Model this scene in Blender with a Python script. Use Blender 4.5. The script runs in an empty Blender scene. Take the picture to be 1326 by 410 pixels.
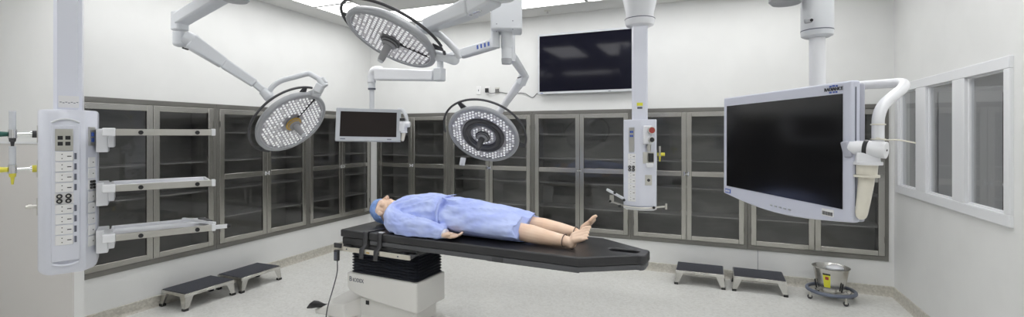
import bpy, bmesh, math, random
from mathutils import Vector, Matrix, noise
random.seed(4)
V = Vector
R = math.radians
C = bpy.context.scene.collection
H, F, CX, HY = 1.6, 608.0, 663.0, 173.5
_h = math.hypot(257, 608); SN, CS = 257/_h, 608/_h
def W(lat, f, z=0.0): return V((-SN*f+CS*lat, CS*f+SN*lat, z))
def P(px, py, f): return W((px-CX)/F*f, f, H-(py-HY)/F*f)      # the point seen at a photo position, at depth f

# ------------------------------------------------------------------ materials
def mat(name, col, rough=0.5, metal=0.0, emit=0, spec=None, coat=0):
    m = bpy.data.materials.new(name); m.use_nodes = True
    b = m.node_tree.nodes['Principled BSDF']
    b.inputs['Base Color'].default_value = (*col, 1)
    b.inputs['Roughness'].default_value = rough
    b.inputs['Metallic'].default_value = metal
    if spec is not None: b.inputs['Specular IOR Level'].default_value = spec
    if coat: b.inputs['Coat Weight'].default_value = coat
    if emit:
        b.inputs['Emission Color'].default_value = (1, 1, 1, 1); b.inputs['Emission Strength'].default_value = emit
    return m
def noisy(m, c1, c2, scale=20, detail=3, bump=0, stretch=None, p1=.4, p2=.6, dist=.002):
    nt = m.node_tree; N = nt.nodes; L = nt.links; b = N['Principled BSDF']
    tc = N.new('ShaderNodeTexCoord'); mp = N.new('ShaderNodeMapping')
    if stretch: mp.inputs['Scale'].default_value = stretch
    t = N.new('ShaderNodeTexNoise'); t.inputs['Scale'].default_value = scale; t.inputs['Detail'].default_value = detail
    r = N.new('ShaderNodeValToRGB'); r.color_ramp.elements[0].position = p1; r.color_ramp.elements[1].position = p2
    r.color_ramp.elements[0].color = (*c1, 1); r.color_ramp.elements[1].color = (*c2, 1)
    L.new(tc.outputs['Object'], mp.inputs['Vector']); L.new(mp.outputs['Vector'], t.inputs['Vector'])
    L.new(t.outputs['Fac'], r.inputs['Fac']); L.new(r.outputs['Color'], b.inputs['Base Color'])
    if bump:
        bn = N.new('ShaderNodeBump'); bn.inputs['Strength'].default_value = bump; bn.inputs['Distance'].default_value = dist
        L.new(t.outputs['Fac'], bn.inputs['Height']); L.new(bn.outputs['Normal'], b.inputs['Normal'])
    return m
M = {}
M['wall'] = noisy(mat('wall_paint', (.74,.745,.735), .55), (.735,.74,.73), (.755,.76,.75), 3, 2)
M['panel'] = mat('wall_panel', (.64,.62,.60), .45)
M['ceil'] = mat('ceiling_paint', (.72,.72,.71), .7)
M['white'] = mat('white_enamel', (.78,.79,.82), .28, coat=.3)
M['pend'] = mat('pendant_enamel', (.70,.72,.80), .3, coat=.3)
M['grey'] = mat('grey_enamel', (.50,.51,.54), .3, coat=.3)
M['lgrey'] = mat('light_grey_enamel', (.64,.66,.69), .32, coat=.2)
M['mgrey'] = mat('head_grey', (.36,.37,.39), .35)
M['bezel'] = mat('bezel_lavender', (.60,.62,.72), .35)
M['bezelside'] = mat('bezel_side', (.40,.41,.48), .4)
M['bezelg'] = mat('bezel_grey', (.42,.44,.47), .3, .3)
M['black'] = mat('black_plastic', (.015,.015,.017), .4)
M['dkgrey'] = mat('dark_plastic', (.05,.05,.055), .4)
M['frame'] = mat('window_white', (.76,.77,.79), .35)
M['screen'] = mat('screen_black', (.006,.006,.007), .12, spec=.45)
M['screenb'] = mat('screen_blueblack', (.007,.007,.014), .07, spec=.18)
M['screend'] = mat('screen_brownblack', (.016,.012,.011), .35, spec=.15)
M['steel'] = noisy(mat('brushed_steel', (.4,.39,.36), .27, 1), (.46,.45,.42), (.485,.475,.445), 3, 2)
M['steeld'] = noisy(mat('dark_steel', (.2,.195,.18), .4, .8), (.21,.205,.19), (.225,.22,.205), 3, 2)
M['inter'] = noisy(mat('cabinet_interior', (.42,.42,.41), .5, .3), (.36,.36,.355), (.48,.48,.465), 2, 3, 0, (1,1,3))
M['shelf'] = mat('cabinet_shelf', (.50,.50,.49), .35, .4)
M['gap'] = mat('gap_dark', (.03,.03,.03), .6)
M['chrome'] = mat('chrome', (.75,.75,.76), .12, 1)
M['satin'] = mat('satin_steel', (.62,.61,.57), .28, .9)
M['railwarm'] = mat('rail_steel', (.74,.70,.62), .3, .7)
M['alu'] = mat('aluminium_rail', (.50,.49,.46), .35, .6)
M['lens'] = mat('lens_side', (.84,.83,.86), .25, .1)
M['led'] = mat('led_lit', (.95,.95,1), .3, emit=.6)
M['lensp'] = mat('lens_plate', (.46,.45,.48), .35, .1)
M['ring'] = mat('dark_ring', (.06,.06,.065), .3)
M['gold'] = mat('gold_ring', (.55,.36,.08), .35, .7)
M['hgrey'] = mat('handle_grey', (.28,.28,.29), .4)
M['cream'] = mat('cream_plastic', (.72,.69,.60), .4)
M['pad'] = mat('black_vinyl', (.022,.022,.025), .33, spec=.6)
M['padside'] = noisy(mat('black_vinyl_side', (.03,.03,.032), .45), (.025,.025,.027), (.04,.04,.043), 14, 3)
M['board'] = mat('carbon_board', (.09,.092,.10), .35)
M['bellows'] = mat('bellows_navy', (.02,.022,.032), .45)
M['base'] = mat('table_cover', (.82,.81,.78), .35, coat=.2)
M['based'] = mat('table_cover_lower', (.78,.77,.74), .4)
M['tread'] = noisy(mat('rubber_tread', (.03,.032,.045), .6), (.022,.024,.034), (.045,.047,.062), 90, 2, .2)
M['stool'] = noisy(mat('stool_steel', (.62,.61,.58), .24, .95), (.55,.54,.51), (.68,.67,.64), 5, 3)
M['rubber'] = mat('rubber_black', (.015,.015,.015), .6)
M['bumper'] = mat('bumper_bluegrey', (.13,.15,.20), .4)
M['yellow'] = mat('yellow_label', (.72,.70,.05), .5)
M['yel'] = mat('yellow_plastic', (.75,.68,.08), .35)
M['green'] = mat('green_plastic', (.01,.09,.07), .35)
M['tube'] = mat('clear_tube', (.62,.64,.68), .1)
M['blue'] = mat('label_blue', (.06,.12,.45), .5)
M['label'] = mat('label_white', (.75,.75,.76), .5)
M['mark'] = mat('marking_grey', (.12,.13,.17), .5)
M['plate'] = mat('socket_plate', (.80,.80,.80), .35)
M['red'] = mat('red_plastic', (.35,.05,.04), .35)
M['cord'] = mat('cord_grey', (.12,.12,.13), .5)
M['skin'] = noisy(mat('mannequin_skin', (.74,.50,.38), .45), (.90,.64,.47), (.94,.71,.55), 7, 2)
M['cap'] = noisy(mat('cap_blue', (.20,.33,.72), .8), (.22,.37,.78), (.30,.46,.86), 40, 3, .3)
M['gown'] = noisy(mat('gown_blue', (.46,.55,.95), .7), (.43,.52,.94), (.52,.61,.96), 7, 3, .2, dist=.004)
M['cuff'] = mat('gown_cuff', (.80,.80,.88), .8)
M['brown'] = mat('brown_door', (.08,.05,.04), .4)
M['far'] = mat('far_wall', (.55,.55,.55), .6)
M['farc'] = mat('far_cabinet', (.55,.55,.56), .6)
M['lamp'] = mat('diffuser_lit', (.9,.9,.9), .5, emit=4.7)
M['farfill'] = mat('corridor_fill', (.9,.9,.9), .5, emit=8)
# floor: speckled terrazzo
fm = mat('terrazzo', (.6,.6,.57), .22); nt = fm.node_tree; N = nt.nodes; L = nt.links
tc = N.new('ShaderNodeTexCoord'); v = N.new('ShaderNodeTexVoronoi'); v.inputs['Scale'].default_value = 55
r = N.new('ShaderNodeValToRGB'); e = r.color_ramp.elements
e[0].position = 0; e[0].color = (.72,.715,.68,1); e[1].position = 1; e[1].color = (.82,.82,.79,1)
x = e.new(.35); x.color = (.765,.765,.735,1)
s = N.new('ShaderNodeSeparateColor'); n2 = N.new('ShaderNodeTexNoise'); n2.inputs['Scale'].default_value = 2.2; n2.inputs['Detail'].default_value = 5
mx = N.new('ShaderNodeMix'); mx.data_type = 'RGBA'; mx.blend_type = 'MULTIPLY'; mx.inputs['Factor'].default_value = .10
L.new(tc.outputs['Object'], v.inputs['Vector']); L.new(v.outputs['Color'], s.inputs['Color']); L.new(s.outputs['Red'], r.inputs['Fac'])
L.new(tc.outputs['Object'], n2.inputs['Vector']); L.new(r.outputs['Color'], mx.inputs['A']); L.new(n2.outputs['Color'], mx.inputs['B'])
bw = N.new('ShaderNodeRGBToBW'); L.new(n2.outputs['Color'], bw.inputs['Color']); L.new(bw.outputs['Val'], mx.inputs['B'])
L.new(mx.outputs['Result'], N['Principled BSDF'].inputs['Base Color']); M['floor'] = fm
def speck(name, a, b_, rough):
    m = mat(name, a, rough); nt = m.node_tree; N = nt.nodes; L = nt.links
    tc = N.new('ShaderNodeTexCoord'); v = N.new('ShaderNodeTexVoronoi'); v.inputs['Scale'].default_value = 60
    s = N.new('ShaderNodeSeparateColor'); r = N.new('ShaderNodeValToRGB')
    r.color_ramp.elements[0].color = (*a, 1); r.color_ramp.elements[1].color = (*b_, 1)
    L.new(tc.outputs['Object'], v.inputs['Vector']); L.new(v.outputs['Color'], s.inputs['Color']); L.new(s.outputs['Green'], r.inputs['Fac'])
    L.new(r.outputs['Color'], N['Principled BSDF'].inputs['Base Color']); return m
M['base_strip'] = speck('coved_base', (.44,.42,.37), (.58,.56,.50), .35)
def glass(name, tint, refl, rough=.02):
    m = bpy.data.materials.new(name); m.use_nodes = True; nt = m.node_tree; N = nt.nodes; L = nt.links
    N.remove(N['Principled BSDF']); o = N['Material Output']
    t = N.new('ShaderNodeBsdfTransparent'); t.inputs['Color'].default_value = (*tint, 1)
    g = N.new('ShaderNodeBsdfGlossy'); g.inputs['Roughness'].default_value = rough; g.inputs['Color'].default_value = (.9,.9,.9,1)
    f = N.new('ShaderNodeFresnel'); f.inputs['IOR'].default_value = refl
    ge = N.new('ShaderNodeNewGeometry'); iv = N.new('ShaderNodeMath'); iv.operation = 'SUBTRACT'; iv.inputs[0].default_value = 1; L.new(ge.outputs['Backfacing'], iv.inputs[1])
    mu = N.new('ShaderNodeMath'); mu.operation = 'MULTIPLY'; L.new(f.outputs[0], mu.inputs[0]); L.new(iv.outputs[0], mu.inputs[1])
    m1 = N.new('ShaderNodeMixShader'); L.new(mu.outputs[0], m1.inputs[0]); L.new(t.outputs[0], m1.inputs[1]); L.new(g.outputs[0], m1.inputs[2])
    L.new(m1.outputs[0], o.inputs['Surface']); return m
M['glass'] = glass('cabinet_glass', (.78,.78,.78), 1.75)
M['wglass'] = glass('window_glass', (.84,.85,.86), 1.6)

# ------------------------------------------------------------------ mesh builder
class MB:
    def __init__(s, X=None): s.v = []; s.f = []; s.m = []; s.X = X or Matrix()
    def add(s, vs, fs, mi=0, X=None):
        k = len(s.v); T = s.X @ X if X else s.X
        s.v += [T @ V(p) for p in vs]; s.f += [tuple(i+k for i in f) for f in fs]; s.m += [mi]*len(fs); return s
    def box(s, a, b, mi=0, X=None):
        x0,y0,z0 = a; x1,y1,z1 = b
        return s.add([(x0,y0,z0),(x1,y0,z0),(x1,y1,z0),(x0,y1,z0),(x0,y0,z1),(x1,y0,z1),(x1,y1,z1),(x0,y1,z1)],
              [(0,3,2,1),(4,5,6,7),(0,1,5,4),(1,2,6,5),(2,3,7,6),(3,0,4,7)], mi, X)
    def bar(s, p0, p1, w, h, w2=None, h2=None, mi=0, up=V((0,0,1))):   # box along a line
        p0, p1 = V(p0), V(p1); d = (p1-p0).normalized(); sd = d.cross(up)
        if sd.length < 1e-4: sd = V((1,0,0))
        sd.normalize(); u = sd.cross(d); w2 = w2 or w; h2 = h2 or h; vs = []
        for p, a, b in ((p0,w,h),(p1,w2,h2)):
            vs += [p-sd*a/2-u*b/2, p+sd*a/2-u*b/2, p+sd*a/2+u*b/2, p-sd*a/2+u*b/2]
        return s.add(vs, [(0,3,2,1),(4,5,6,7),(0,1,5,4),(1,2,6,5),(2,3,7,6),(3,0,4,7)], mi)
    def tube(s, pts, r, n=14, mi=0, caps=True, closed=False, sx=1.0):
        pts = [V(p) for p in pts]; K = len(pts); rr = r if hasattr(r, '__len__') else [r]*K
        vs = []; up = None
        for i, p in enumerate(pts):
            a = pts[i-1] if (i or closed) else p; b = pts[(i+1) % K] if (i < K-1 or closed) else p
            d = (b-a).normalized()
            if up is None:
                up = V((0,0,1)) if abs(d.z) < .9 else V((1,0,0))
            up = (up - d*up.dot(d)).normalized(); sd = d.cross(up)
            for j in range(n):
                t = 2*math.pi*j/n; vs.append(p + (sd*math.cos(t)*sx+up*math.sin(t))*rr[i])
        fs = []
        for i in range(K if closed else K-1):
            for j in range(n):
                k = (i+1) % K
                fs.append((i*n+j, i*n+(j+1)%n, k*n+(j+1)%n, k*n+j))
        if caps and not closed: fs += [tuple(reversed(range(n))), tuple(range((K-1)*n, K*n))]
        return s.add(vs, fs, mi)
    def cyl(s, p0, p1, r, r2=None, n=20, mi=0): return s.tube([p0, p1], [r, r if r2 is None else r2], n, mi)
    def lathe(s, prof, n=32, mi=0, X=None):      # profile of (r, z) about local z
        vs = [(r*math.cos(2*math.pi*j/n), r*math.sin(2*math.pi*j/n), z) for r, z in prof for j in range(n)]
        fs = [(i*n+j, i*n+(j+1)%n, (i+1)*n+(j+1)%n, (i+1)*n+j) for i in range(len(prof)-1) for j in range(n)]
        if prof[0][0] > 1e-6 and prof[0] != prof[-1]:
            fs += [tuple(reversed(range(n))), tuple(range((len(prof)-1)*n, len(prof)*n))]
        return s.add(vs, fs, mi, X)
    def prism(s, poly, z0, z1, mi=0, X=None, top=None):
        n = len(poly); tp = top or poly
        vs = [(x, y, z0) for x, y in poly]+[(x, y, z1) for x, y in tp]
        fs = [tuple(reversed(range(n))), tuple(range(n, 2*n))]+[(i, (i+1)%n, n+(i+1)%n, n+i) for i in range(n)]
        return s.add(vs, fs, mi, X)
    def ball(s, c, r, n=16, mi=0, sc=(1,1,1), X=None):
        T = Matrix.Translation(V(c)) @ Matrix.Diagonal((*sc, 1)); 
        if X: T = T @ X
        pr = [(max(1e-5, r*math.sin(math.pi*i/(n//2))), -r*math.cos(math.pi*i/(n//2))) for i in range(n//2+1)]
        return s.lathe(pr, n, mi, T)
    def loft(s, rings, mi=0, caps=True):
        n = len(rings[0]); vs = [p for r in rings for p in r]
        fs = [(i*n+j, i*n+(j+1)%n, (i+1)*n+(j+1)%n, (i+1)*n+j) for i in range(len(rings)-1) for j in range(n)]
        if caps: fs += [tuple(reversed(range(n))), tuple(range((len(rings)-1)*n, len(rings)*n))]
        return s.add(vs, fs, mi)
    def hull(s, pts, mi=0):
        bm = bmesh.new()
        for p in pts: bm.verts.new(p)
        res = bmesh.ops.convex_hull(bm, input=bm.verts)
        bmesh.ops.delete(bm, geom=[g for g in set(res['geom_interior']+res['geom_unused']) if isinstance(g, bmesh.types.BMVert)], context='VERTS')
        bm.verts.index_update(); vs = [v.co.copy() for v in bm.verts]; fs = [tuple(v.index for v in f.verts) for f in bm.faces]; bm.free()
        return s.add(vs, fs, mi)
    def build(s, name, mats, parent=None, bevel=0, seg=2, world=False, merge=False, ang=35):
        me = bpy.data.meshes.new(name)
        vs = s.v
        if world and parent is not None:
            Q = wm(parent).inverted(); vs = [Q @ p for p in vs]
        me.from_pydata([tuple(p) for p in vs], [], s.f)
        for m in (mats if isinstance(mats, (list, tuple)) else [mats]): me.materials.append(M[m])
        for p, k in zip(me.polygons, s.m): p.material_index = k; p.use_smooth = True
        bm = bmesh.new(); bm.from_mesh(me)
        if merge: bmesh.ops.remove_doubles(bm, verts=bm.verts, dist=1e-5)
        bmesh.ops.recalc_face_normals(bm, faces=bm.faces); bm.to_mesh(me); bm.free()
        me.set_sharp_from_angle(angle=R(ang))
        o = bpy.data.objects.new(name, me); C.objects.link(o)
        if parent: o.parent = parent
        if bevel:
            b = o.modifiers.new('bevel', 'BEVEL'); b.width = bevel; b.segments = seg; b.limit_method = 'ANGLE'; b.angle_limit = R(30)
            b.harden_normals = False
        return o
def wm(o):
    m = Matrix.LocRotScale(o.location, o.rotation_euler, o.scale)
    return wm(o.parent) @ m if o.parent else m
def tag(o, label, cat, group=None):
    o['label'] = label; o['category'] = cat
    if group: o['group'] = group
    return o
def thing(name, label, cat, loc=(0,0,0), rz=0, group=None):
    o = bpy.data.objects.new(name, None); C.objects.link(o); o.location = loc; o.rotation_euler = (0,0,rz)
    o.empty_display_size = .1
    return tag(o, label, cat, group)
def struct(o): o['kind'] = 'structure'; return o
def dup(root, loc, rz, label=None, name=None):
    r = root.copy(); C.objects.link(r); r.location = loc; r.rotation_euler = (0,0,rz)
    if label: r['label'] = label
    def rec(a, b):
        for ch in list(a.children):
            c = ch.copy(); C.objects.link(c); c.parent = b; rec(ch, c)
    rec(root, r); return r
def axes(o, ex, ey, ez): return Matrix(((ex[0],ey[0],ez[0],o[0]),(ex[1],ey[1],ez[1],o[1]),(ex[2],ey[2],ez[2],o[2]),(0,0,0,1)))
def text(s_, name, m, parent, X, size, ext=.0008):
    cu = bpy.data.curves.new(name, 'FONT'); cu.body = s_; cu.size = size; cu.extrude = ext; cu.align_x = 'CENTER'; cu.align_y = 'CENTER'
    t = bpy.data.objects.new(name+'_tmp', cu); C.objects.link(t)
    dg = bpy.context.evaluated_depsgraph_get(); me = bpy.data.meshes.new_from_object(t.evaluated_get(dg))
    bpy.data.objects.remove(t)
    me.transform(X); me.materials.clear(); me.materials.append(M[m]); me.name = name
    o = bpy.data.objects.new(name, me); C.objects.link(o); o.parent = parent; return o
def bez(p0, p1, p2, p3, n=10):
    p0,p1,p2,p3 = map(V, (p0,p1,p2,p3)); out = []
    for i in range(n+1):
        t = i/n; out.append(p0*(1-t)**3+p1*3*t*(1-t)**2+p2*3*t*t*(1-t)+p3*t**3)
    return out
def smooth_path(pts, k=6):          # Catmull-Rom through the points
    pts = [V(p) for p in pts]; Q = [pts[0]*2-pts[1]]+pts+[pts[-1]*2-pts[-2]]; out = []
    for i in range(1, len(Q)-2):
        a,b,c,d = Q[i-1:i+3]
        for j in range(k):
            t = j/k; out.append(.5*((2*b)+(c-a)*t+(2*a-5*b+4*c-d)*t*t+(-a+3*b-3*c+d)*t**3))
    return out+[pts[-1]]

# ------------------------------------------------------------------ room shell
XN = -6.1
XL, XR, YB, YF, ZC = -4.75, 1.664, 5.72, -2.6, 3.12
LZ0, LZ1, BZ0, BZ1 = .40, 1.912, .345, 1.90
LY0, LY1 = 2.10, 5.72          # cabinet run in the left wall
BX0, BX1 = -4.62, 1.62         # cabinet run in the back wall
struct(MB().box((XN-.2,YF-.2,-.1),(XR+.2,YB+.6,0)).build('floor', 'floor'))
struct(MB().box((XN-.2,YF-.2,ZC),(XR+.2,YB+.6,ZC+.1)).build('ceiling', 'ceil'))
w = MB(); w.box((XN-.2,1.96,0),(XL,LY0,ZC)); w.box((XN-.2,YF,0),(XN,1.96,ZC)); w.box((XL-.5,LY0,0),(XL,YB+.5,LZ0)); w.box((XL-.5,LY0,LZ1),(XL,YB+.5,ZC)); w.box((XL-.5,LY1,LZ0),(XL,YB+.5,LZ1))
struct(w.build('wall_left', 'wall'))
w = MB(); w.box((XL,YB,0),(XR+.08,YB+.5,BZ0)); w.box((XL,YB,BZ1),(XR+.08,YB+.5,ZC)); w.box((XL,YB,BZ0),(BX0,YB+.5,BZ1)); w.box((BX1,YB,BZ0),(XR+.08,YB+.5,BZ1))
struct(w.build('wall_back', 'wall'))
struct(MB().box((XN-.2,YF-.2,0),(XR+.08,YF,ZC)).build('wall_front', 'wall'))
WY0, WY1, WZ0, WZ1 = 3.74, 5.62, 1.04, 2.07     # window opening
w = MB(); w.box((XR,YF,0),(XR+.08,WY0+.04,ZC)); w.box((XR,WY1-.04,0),(XR+.08,YB,ZC)); w.box((XR,WY0+.04,0),(XR+.08,WY1-.04,WZ0+.04)); w.box((XR,WY0+.04,WZ1-.04),(XR+.08,WY1-.04,ZC))
struct(w.build('wall_right', 'wall'))
# nearer stretch of wall that hides the start of the cabinets
w = MB(); w.box((XN,1.9,0),(-4.25,1.96,ZC))
so = struct(w.build('wall_stub', 'wall'))
w = MB(); w.box((XN,1.888,.10),(-4.25,1.9,1.525)); struct(w.build('panel', 'panel', so))
w = MB(); w.box((XN,1.882,1.525),(-4.25,1.9,1.54)); struct(w.build('cap_rail', 'frame', so))
def cove(pts_dir, name):
    prof = [(0,0),(.022,0),(.012,.012),(.008,.03),(.008,.095),(0,.10)]
    (a, b, nrm) = pts_dir; a, b, nrm = V(a), V(b), V(nrm)
    m = MB(); rings = [[p+nrm*x+V((0,0,z)) for x, z in prof] for p in (a, b)]
    m.loft(rings); struct(m.build(name, 'base_strip'))
cove(((XL,1.97,0),(XL,YB,0),(1,0,0)), 'baseboard_left')
cove(((XL,YB,0),(XR,YB,0),(0,-1,0)), 'baseboard_back')
cove(((XR,YF,0),(XR,YB,0),(-1,0,0)), 'baseboard_right')
# faint joints in the back wall sheeting under the cabinets
for i, xx in enumerate((.47,)):
    struct(MB().box((xx,YB-.0015,.10),(xx+.004,YB,BZ0)).build('trim_1', 'mark'))
# window in the right wall
wf = MB()
pn = [(4.97-.02,5.56),(4.40,4.90),(3.83,4.32)]
pn = [(5.13,5.55),(4.46,4.93),(3.80,4.28)]
xo, xi = XR-.022, XR+.02
z0, z1 = WZ0, WZ1
wf.box((xo,WY0,z0),(xi,WY1,z0+.075)); wf.box((xo,WY0,z1-.075),(xi,WY1,z1))
ys = [WY0]+[y for p in reversed(pn) for y in p]+[WY1]
for i in range(0, len(ys), 2): wf.box((xo,ys[i],z0+.075),(xi,ys[i+1],z1-.075))
# deep reveal frames behind
for a, b in pn:
    for ya, yb in ((a-.03,a+.012),(b-.012,b+.03)): wf.box((XR,ya,z0+.04),(XR+.03,yb,z1-.04))
    wf.box((XR,a,z0+.04),(XR+.03,b,z0+.085)); wf.box((XR,a,z1-.085),(XR+.03,b,z1-.04))
w1 = struct(wf.build('window_1', 'frame', bevel=.004))
for a, b in pn:
    struct(MB().box((XR+.012,a,z0+.07),(XR+.018,b,z1-.07)).build('pane', 'wglass', w1))
# the room beyond the window
RX0, RX1 = XR+.08, 4.1
w = MB(); w.box((RX1,1.5,0),(RX1+.1,7.6,ZC)); w.box((RX0,7.5,0),(RX1,7.6,ZC)); w.box((RX0,1.4,0),(RX1,1.5,ZC)); w.box((RX0,YB+.5,0),(RX0+.02,7.5,ZC))
struct(w.build('wall_corridor', 'far'))
struct(MB().box((RX0,1.4,-.1),(RX1,7.6,0)).build('floor_corridor', 'floor'))
struct(MB().box((RX0,1.4,2.6),(RX1,7.6,2.7)).build('ceiling_corridor', 'far'))
fc = thing('corridor_cabinet', 'tall grey cabinet with two panelled doors in the room beyond the window', 'cabinet', (3.05,7.06,0), R(90))
m = MB(); m.box((0,0,0),(.42,1.2,2.15)); m.build('body', 'farc', fc, bevel=.006)
for k in range(2):
    MB().box((-.02,.02+k*.59,.06),(0,.59+k*.59-.01,2.1)).build('door', 'far', fc, bevel=.005)
sd = MB().box((3.12,7.45,0),(3.95,7.5,2.1)).build('door_1', 'brown', bevel=.004); struct(sd)
struct(MB().ball((3.2,7.42,1.0), .03, 12).build('door_handle', 'chrome', sd))
struct(MB().box((RX1-.03,3.0,.86),(RX1,4.3,.92)).build('trim_2', 'farc'))
for yy_, lb_ in ((3.4,'nearer added unseen ceiling panel lighting the room beyond the window'),(5.4,'farther added unseen ceiling panel lighting the room beyond the window')):  # unseen panels added to brighten the view through the panes
  fl_ = thing('corridor_fill_light', lb_, 'ceiling light', (2.9,yy_,2.6))
  MB().box((-.3,-.6,-.02),(.3,.6,0)).build('frame', 'frame', fl_); MB().box((-.27,-.57,-.025),(.27,.57,-.019)).build('diffuser', 'farfill', fl_)

# ------------------------------------------------------------------ recessed ceiling lights
cl = None
def ceil_light(x0, x1, y0, y1, label):
    lx, ly = x1-x0, y1-y0
    t = thing('ceiling_light', label, 'ceiling light', ((x0+x1)/2,(y0+y1)/2,ZC), 0, 'recessed light panels in the ceiling')
    f = MB(); b = .012
    for a in ((-lx/2,-ly/2,lx/2,-ly/2+b),(-lx/2,ly/2-b,lx/2,ly/2),(-lx/2,-ly/2+b,-lx/2+b,ly/2-b),(lx/2-b,-ly/2+b,lx/2,ly/2-b)):
        f.box((a[0],a[1],-.008),(a[2],a[3],0))
    f.build('frame', 'ceil', t); MB().box((-lx/2+b,-ly/2+b,-.005),(lx/2-b,ly/2-b,0)).build('diffuser', 'lamp', t)
ceil_light(-4.36,-3.79,4.26,5.29,'lit rectangular ceiling panel in the far left corner of the ceiling, above the left cabinets')
for i in range(3): ceil_light(-4.36,-3.79,4.24-1.2*(i+1)+.02,4.24-1.2*i,('lit ceiling panel cut by the top edge, left of the corner panel' if i == 0 else ('','lit ceiling panel over the wall stub side, second forward of the corner panel','lit ceiling panel over the three-shelf pendant')[i]))
for i in range(4): ceil_light(-3.77+1.24*i,-3.77+1.24*i+1.22,4.74,5.29,
    ('lit ceiling panel behind the highest surgical light','lit ceiling panel between the highest surgical light and the ceiling column','lit ceiling panel ending above the wall-mounted television','lit ceiling panel above the centre pendant')[i])
for i in range(4): ceil_light(.62,1.2,4.24-1.2*(i+1)+.02,4.24-1.2*i,'added unseen ceiling panel along the right wall, %d from the far end' % (i+1))  # out-of-view strip, added as extra room light
for i in range(3): ceil_light(-2.75+.95*i,-2.75+.95*i+.58,2.25,3.45,'added unseen ceiling panel lighting the operating table, %s' % ('head end','middle','foot end')[i])  # not in view; added for more top-down light on table and floor
for i in range(2): ceil_light(-5.6+1.3*i,-5.6+1.3*i+.58,-.3,.9,'added unseen ceiling panel brightening the alcove before the wall stub, %s' % ('outer','inner')[i])  # unseen, put in to brighten the wall stub and near left side
for i in range(3): ceil_light(-3.4+1.3*i,-3.4+1.3*i+1.22,-.4,.18,'added unseen ceiling panel above the near end of the room, %d from the left' % (i+1))  # out of view around the camera, added for extra light

# ------------------------------------------------------------------ wall cabinets
def make_cabinet(Wd, z0, z1, rail, label):
    """local x along the wall, y into the wall, z world height; front face at y = 0"""
    Hh = z1-z0
    t = thing('wall_cabinet', label, 'cabinet', (0,0,z0), 0, 'glass-door cabinets built into the walls')
    b = MB(); D = .38; k = .012
    b.box((0,0,0),(k,D,Hh)); b.box((Wd-k,0,0),(Wd,D,Hh)); b.box((0,0,0),(Wd,D,k)); b.box((0,0,Hh-k),(Wd,D,Hh)); b.box((0,D-k,0),(Wd,D,Hh))
    b.build('body', 'inter', t)
    f = MB(); fw, ft, fb = .030, .045, .045
    f.box((0,-.012,Hh-ft),(Wd,.02,Hh)); f.box((0,-.012,0),(Wd,.02,fb)); f.box((0,-.012,fb),(fw,.02,Hh-ft)); f.box((Wd-fw,-.012,fb),(Wd,.02,Hh-ft))
    f.build('face_frame', 'steeld', t, bevel=.002)
    nsh = 4
    for i in range(1, nsh+1):
        z = Hh*i/(nsh+1)
        MB().box((.02,.06,z),(Wd-.02,D-.02,z+.012)).build('shelf', 'shelf', t)
    gap = .004; dw = (Wd-2*fw)/2
    for sgn in (0, 1):
        x0 = fw+gap/2+sgn*dw; x1 = x0+dw-gap; zz0, zz1 = fb+gap, Hh-ft-gap; s_ = .052
        d = MB(); y0, y1 = -.016, .012
        d.box((x0,y0,zz0),(x0+s_,y1,zz1)); d.box((x1-s_,y0,zz0),(x1,y1,zz1)); d.box((x0+s_,y0,zz0),(x1-s_,y1,zz0+s_)); d.box((x0+s_,y0,zz1-s_),(x1-s_,y1,zz1))
        if rail: d.box((x0+s_,y0,rail-z0-.028),(x1-s_,y1,rail-z0+.028))
        do = d.build('door', 'steel', t, bevel=.0025)
        g = MB().box((x0+s_-.004,-.002,zz0+s_-.004),(x1-s_+.004,.003,zz1-s_+.004)); g.build('pane', 'glass', do)
        hx = x1-.02 if sgn == 0 else x0+.02; zr = (rail or 1.14)-z0
        h = MB(); h.cyl((hx,y0,zr),(hx,y0-.022,zr),.008,n=10); h.bar((hx-.004,y0-.024,zr),(hx+(.022 if sgn==0 else -.022),y0-.03,zr),.012,.014)
        h.cyl((hx,y0-.004,zr-.022),(hx,y0-.004,zr+.022),.011,n=10); h.build('handle', 'chrome', do)
        for zh in (zz0+.16, zz1-.16):
            MB().cyl(((x0-.001) if sgn==0 else (x1+.001),y0-.004,zh-.03),((x0-.001) if sgn==0 else (x1+.001),y0-.004,zh+.03),.0055,n=8).build('hinge', 'steeld', do)
    return t
UW = (LY1-LY0)/3
ll = ['wide cabinet in the left wall partly behind the three-shelf pendant', 'second cabinet along the left wall, to the right of the shelves', 'cabinet in the left wall nearest the room corner, behind the small monitor']
for i in range(3):
    c = make_cabinet(UW-.002, LZ0, LZ1, None if i == 0 else 1.15, ll[i]) if i < 2 else dup(c, (0,0,0), 0, ll[i])
    c.location = (XL, LY0+UW*i+.001, LZ0); c.rotation_euler = (0,0,R(90))
UB = (BX1-BX0)/5
lb = ['cabinet in the back wall nearest the left corner, behind the mannequin head', 'cabinet in the back wall behind the round light with the dark inner ring',
      'cabinet in the back wall under the television, behind the mannequin feet', 'cabinet in the back wall right of the centre pendant', 'cabinet in the back wall behind the big right monitor']
c = make_cabinet(UB-.002, BZ0, BZ1, 1.148, lb[0]); c.location = (BX0+.001, YB, BZ0)
for i in range(1, 5): dup(c, (BX0+UB*i+.001, YB, BZ0), 0, lb[i])

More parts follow.
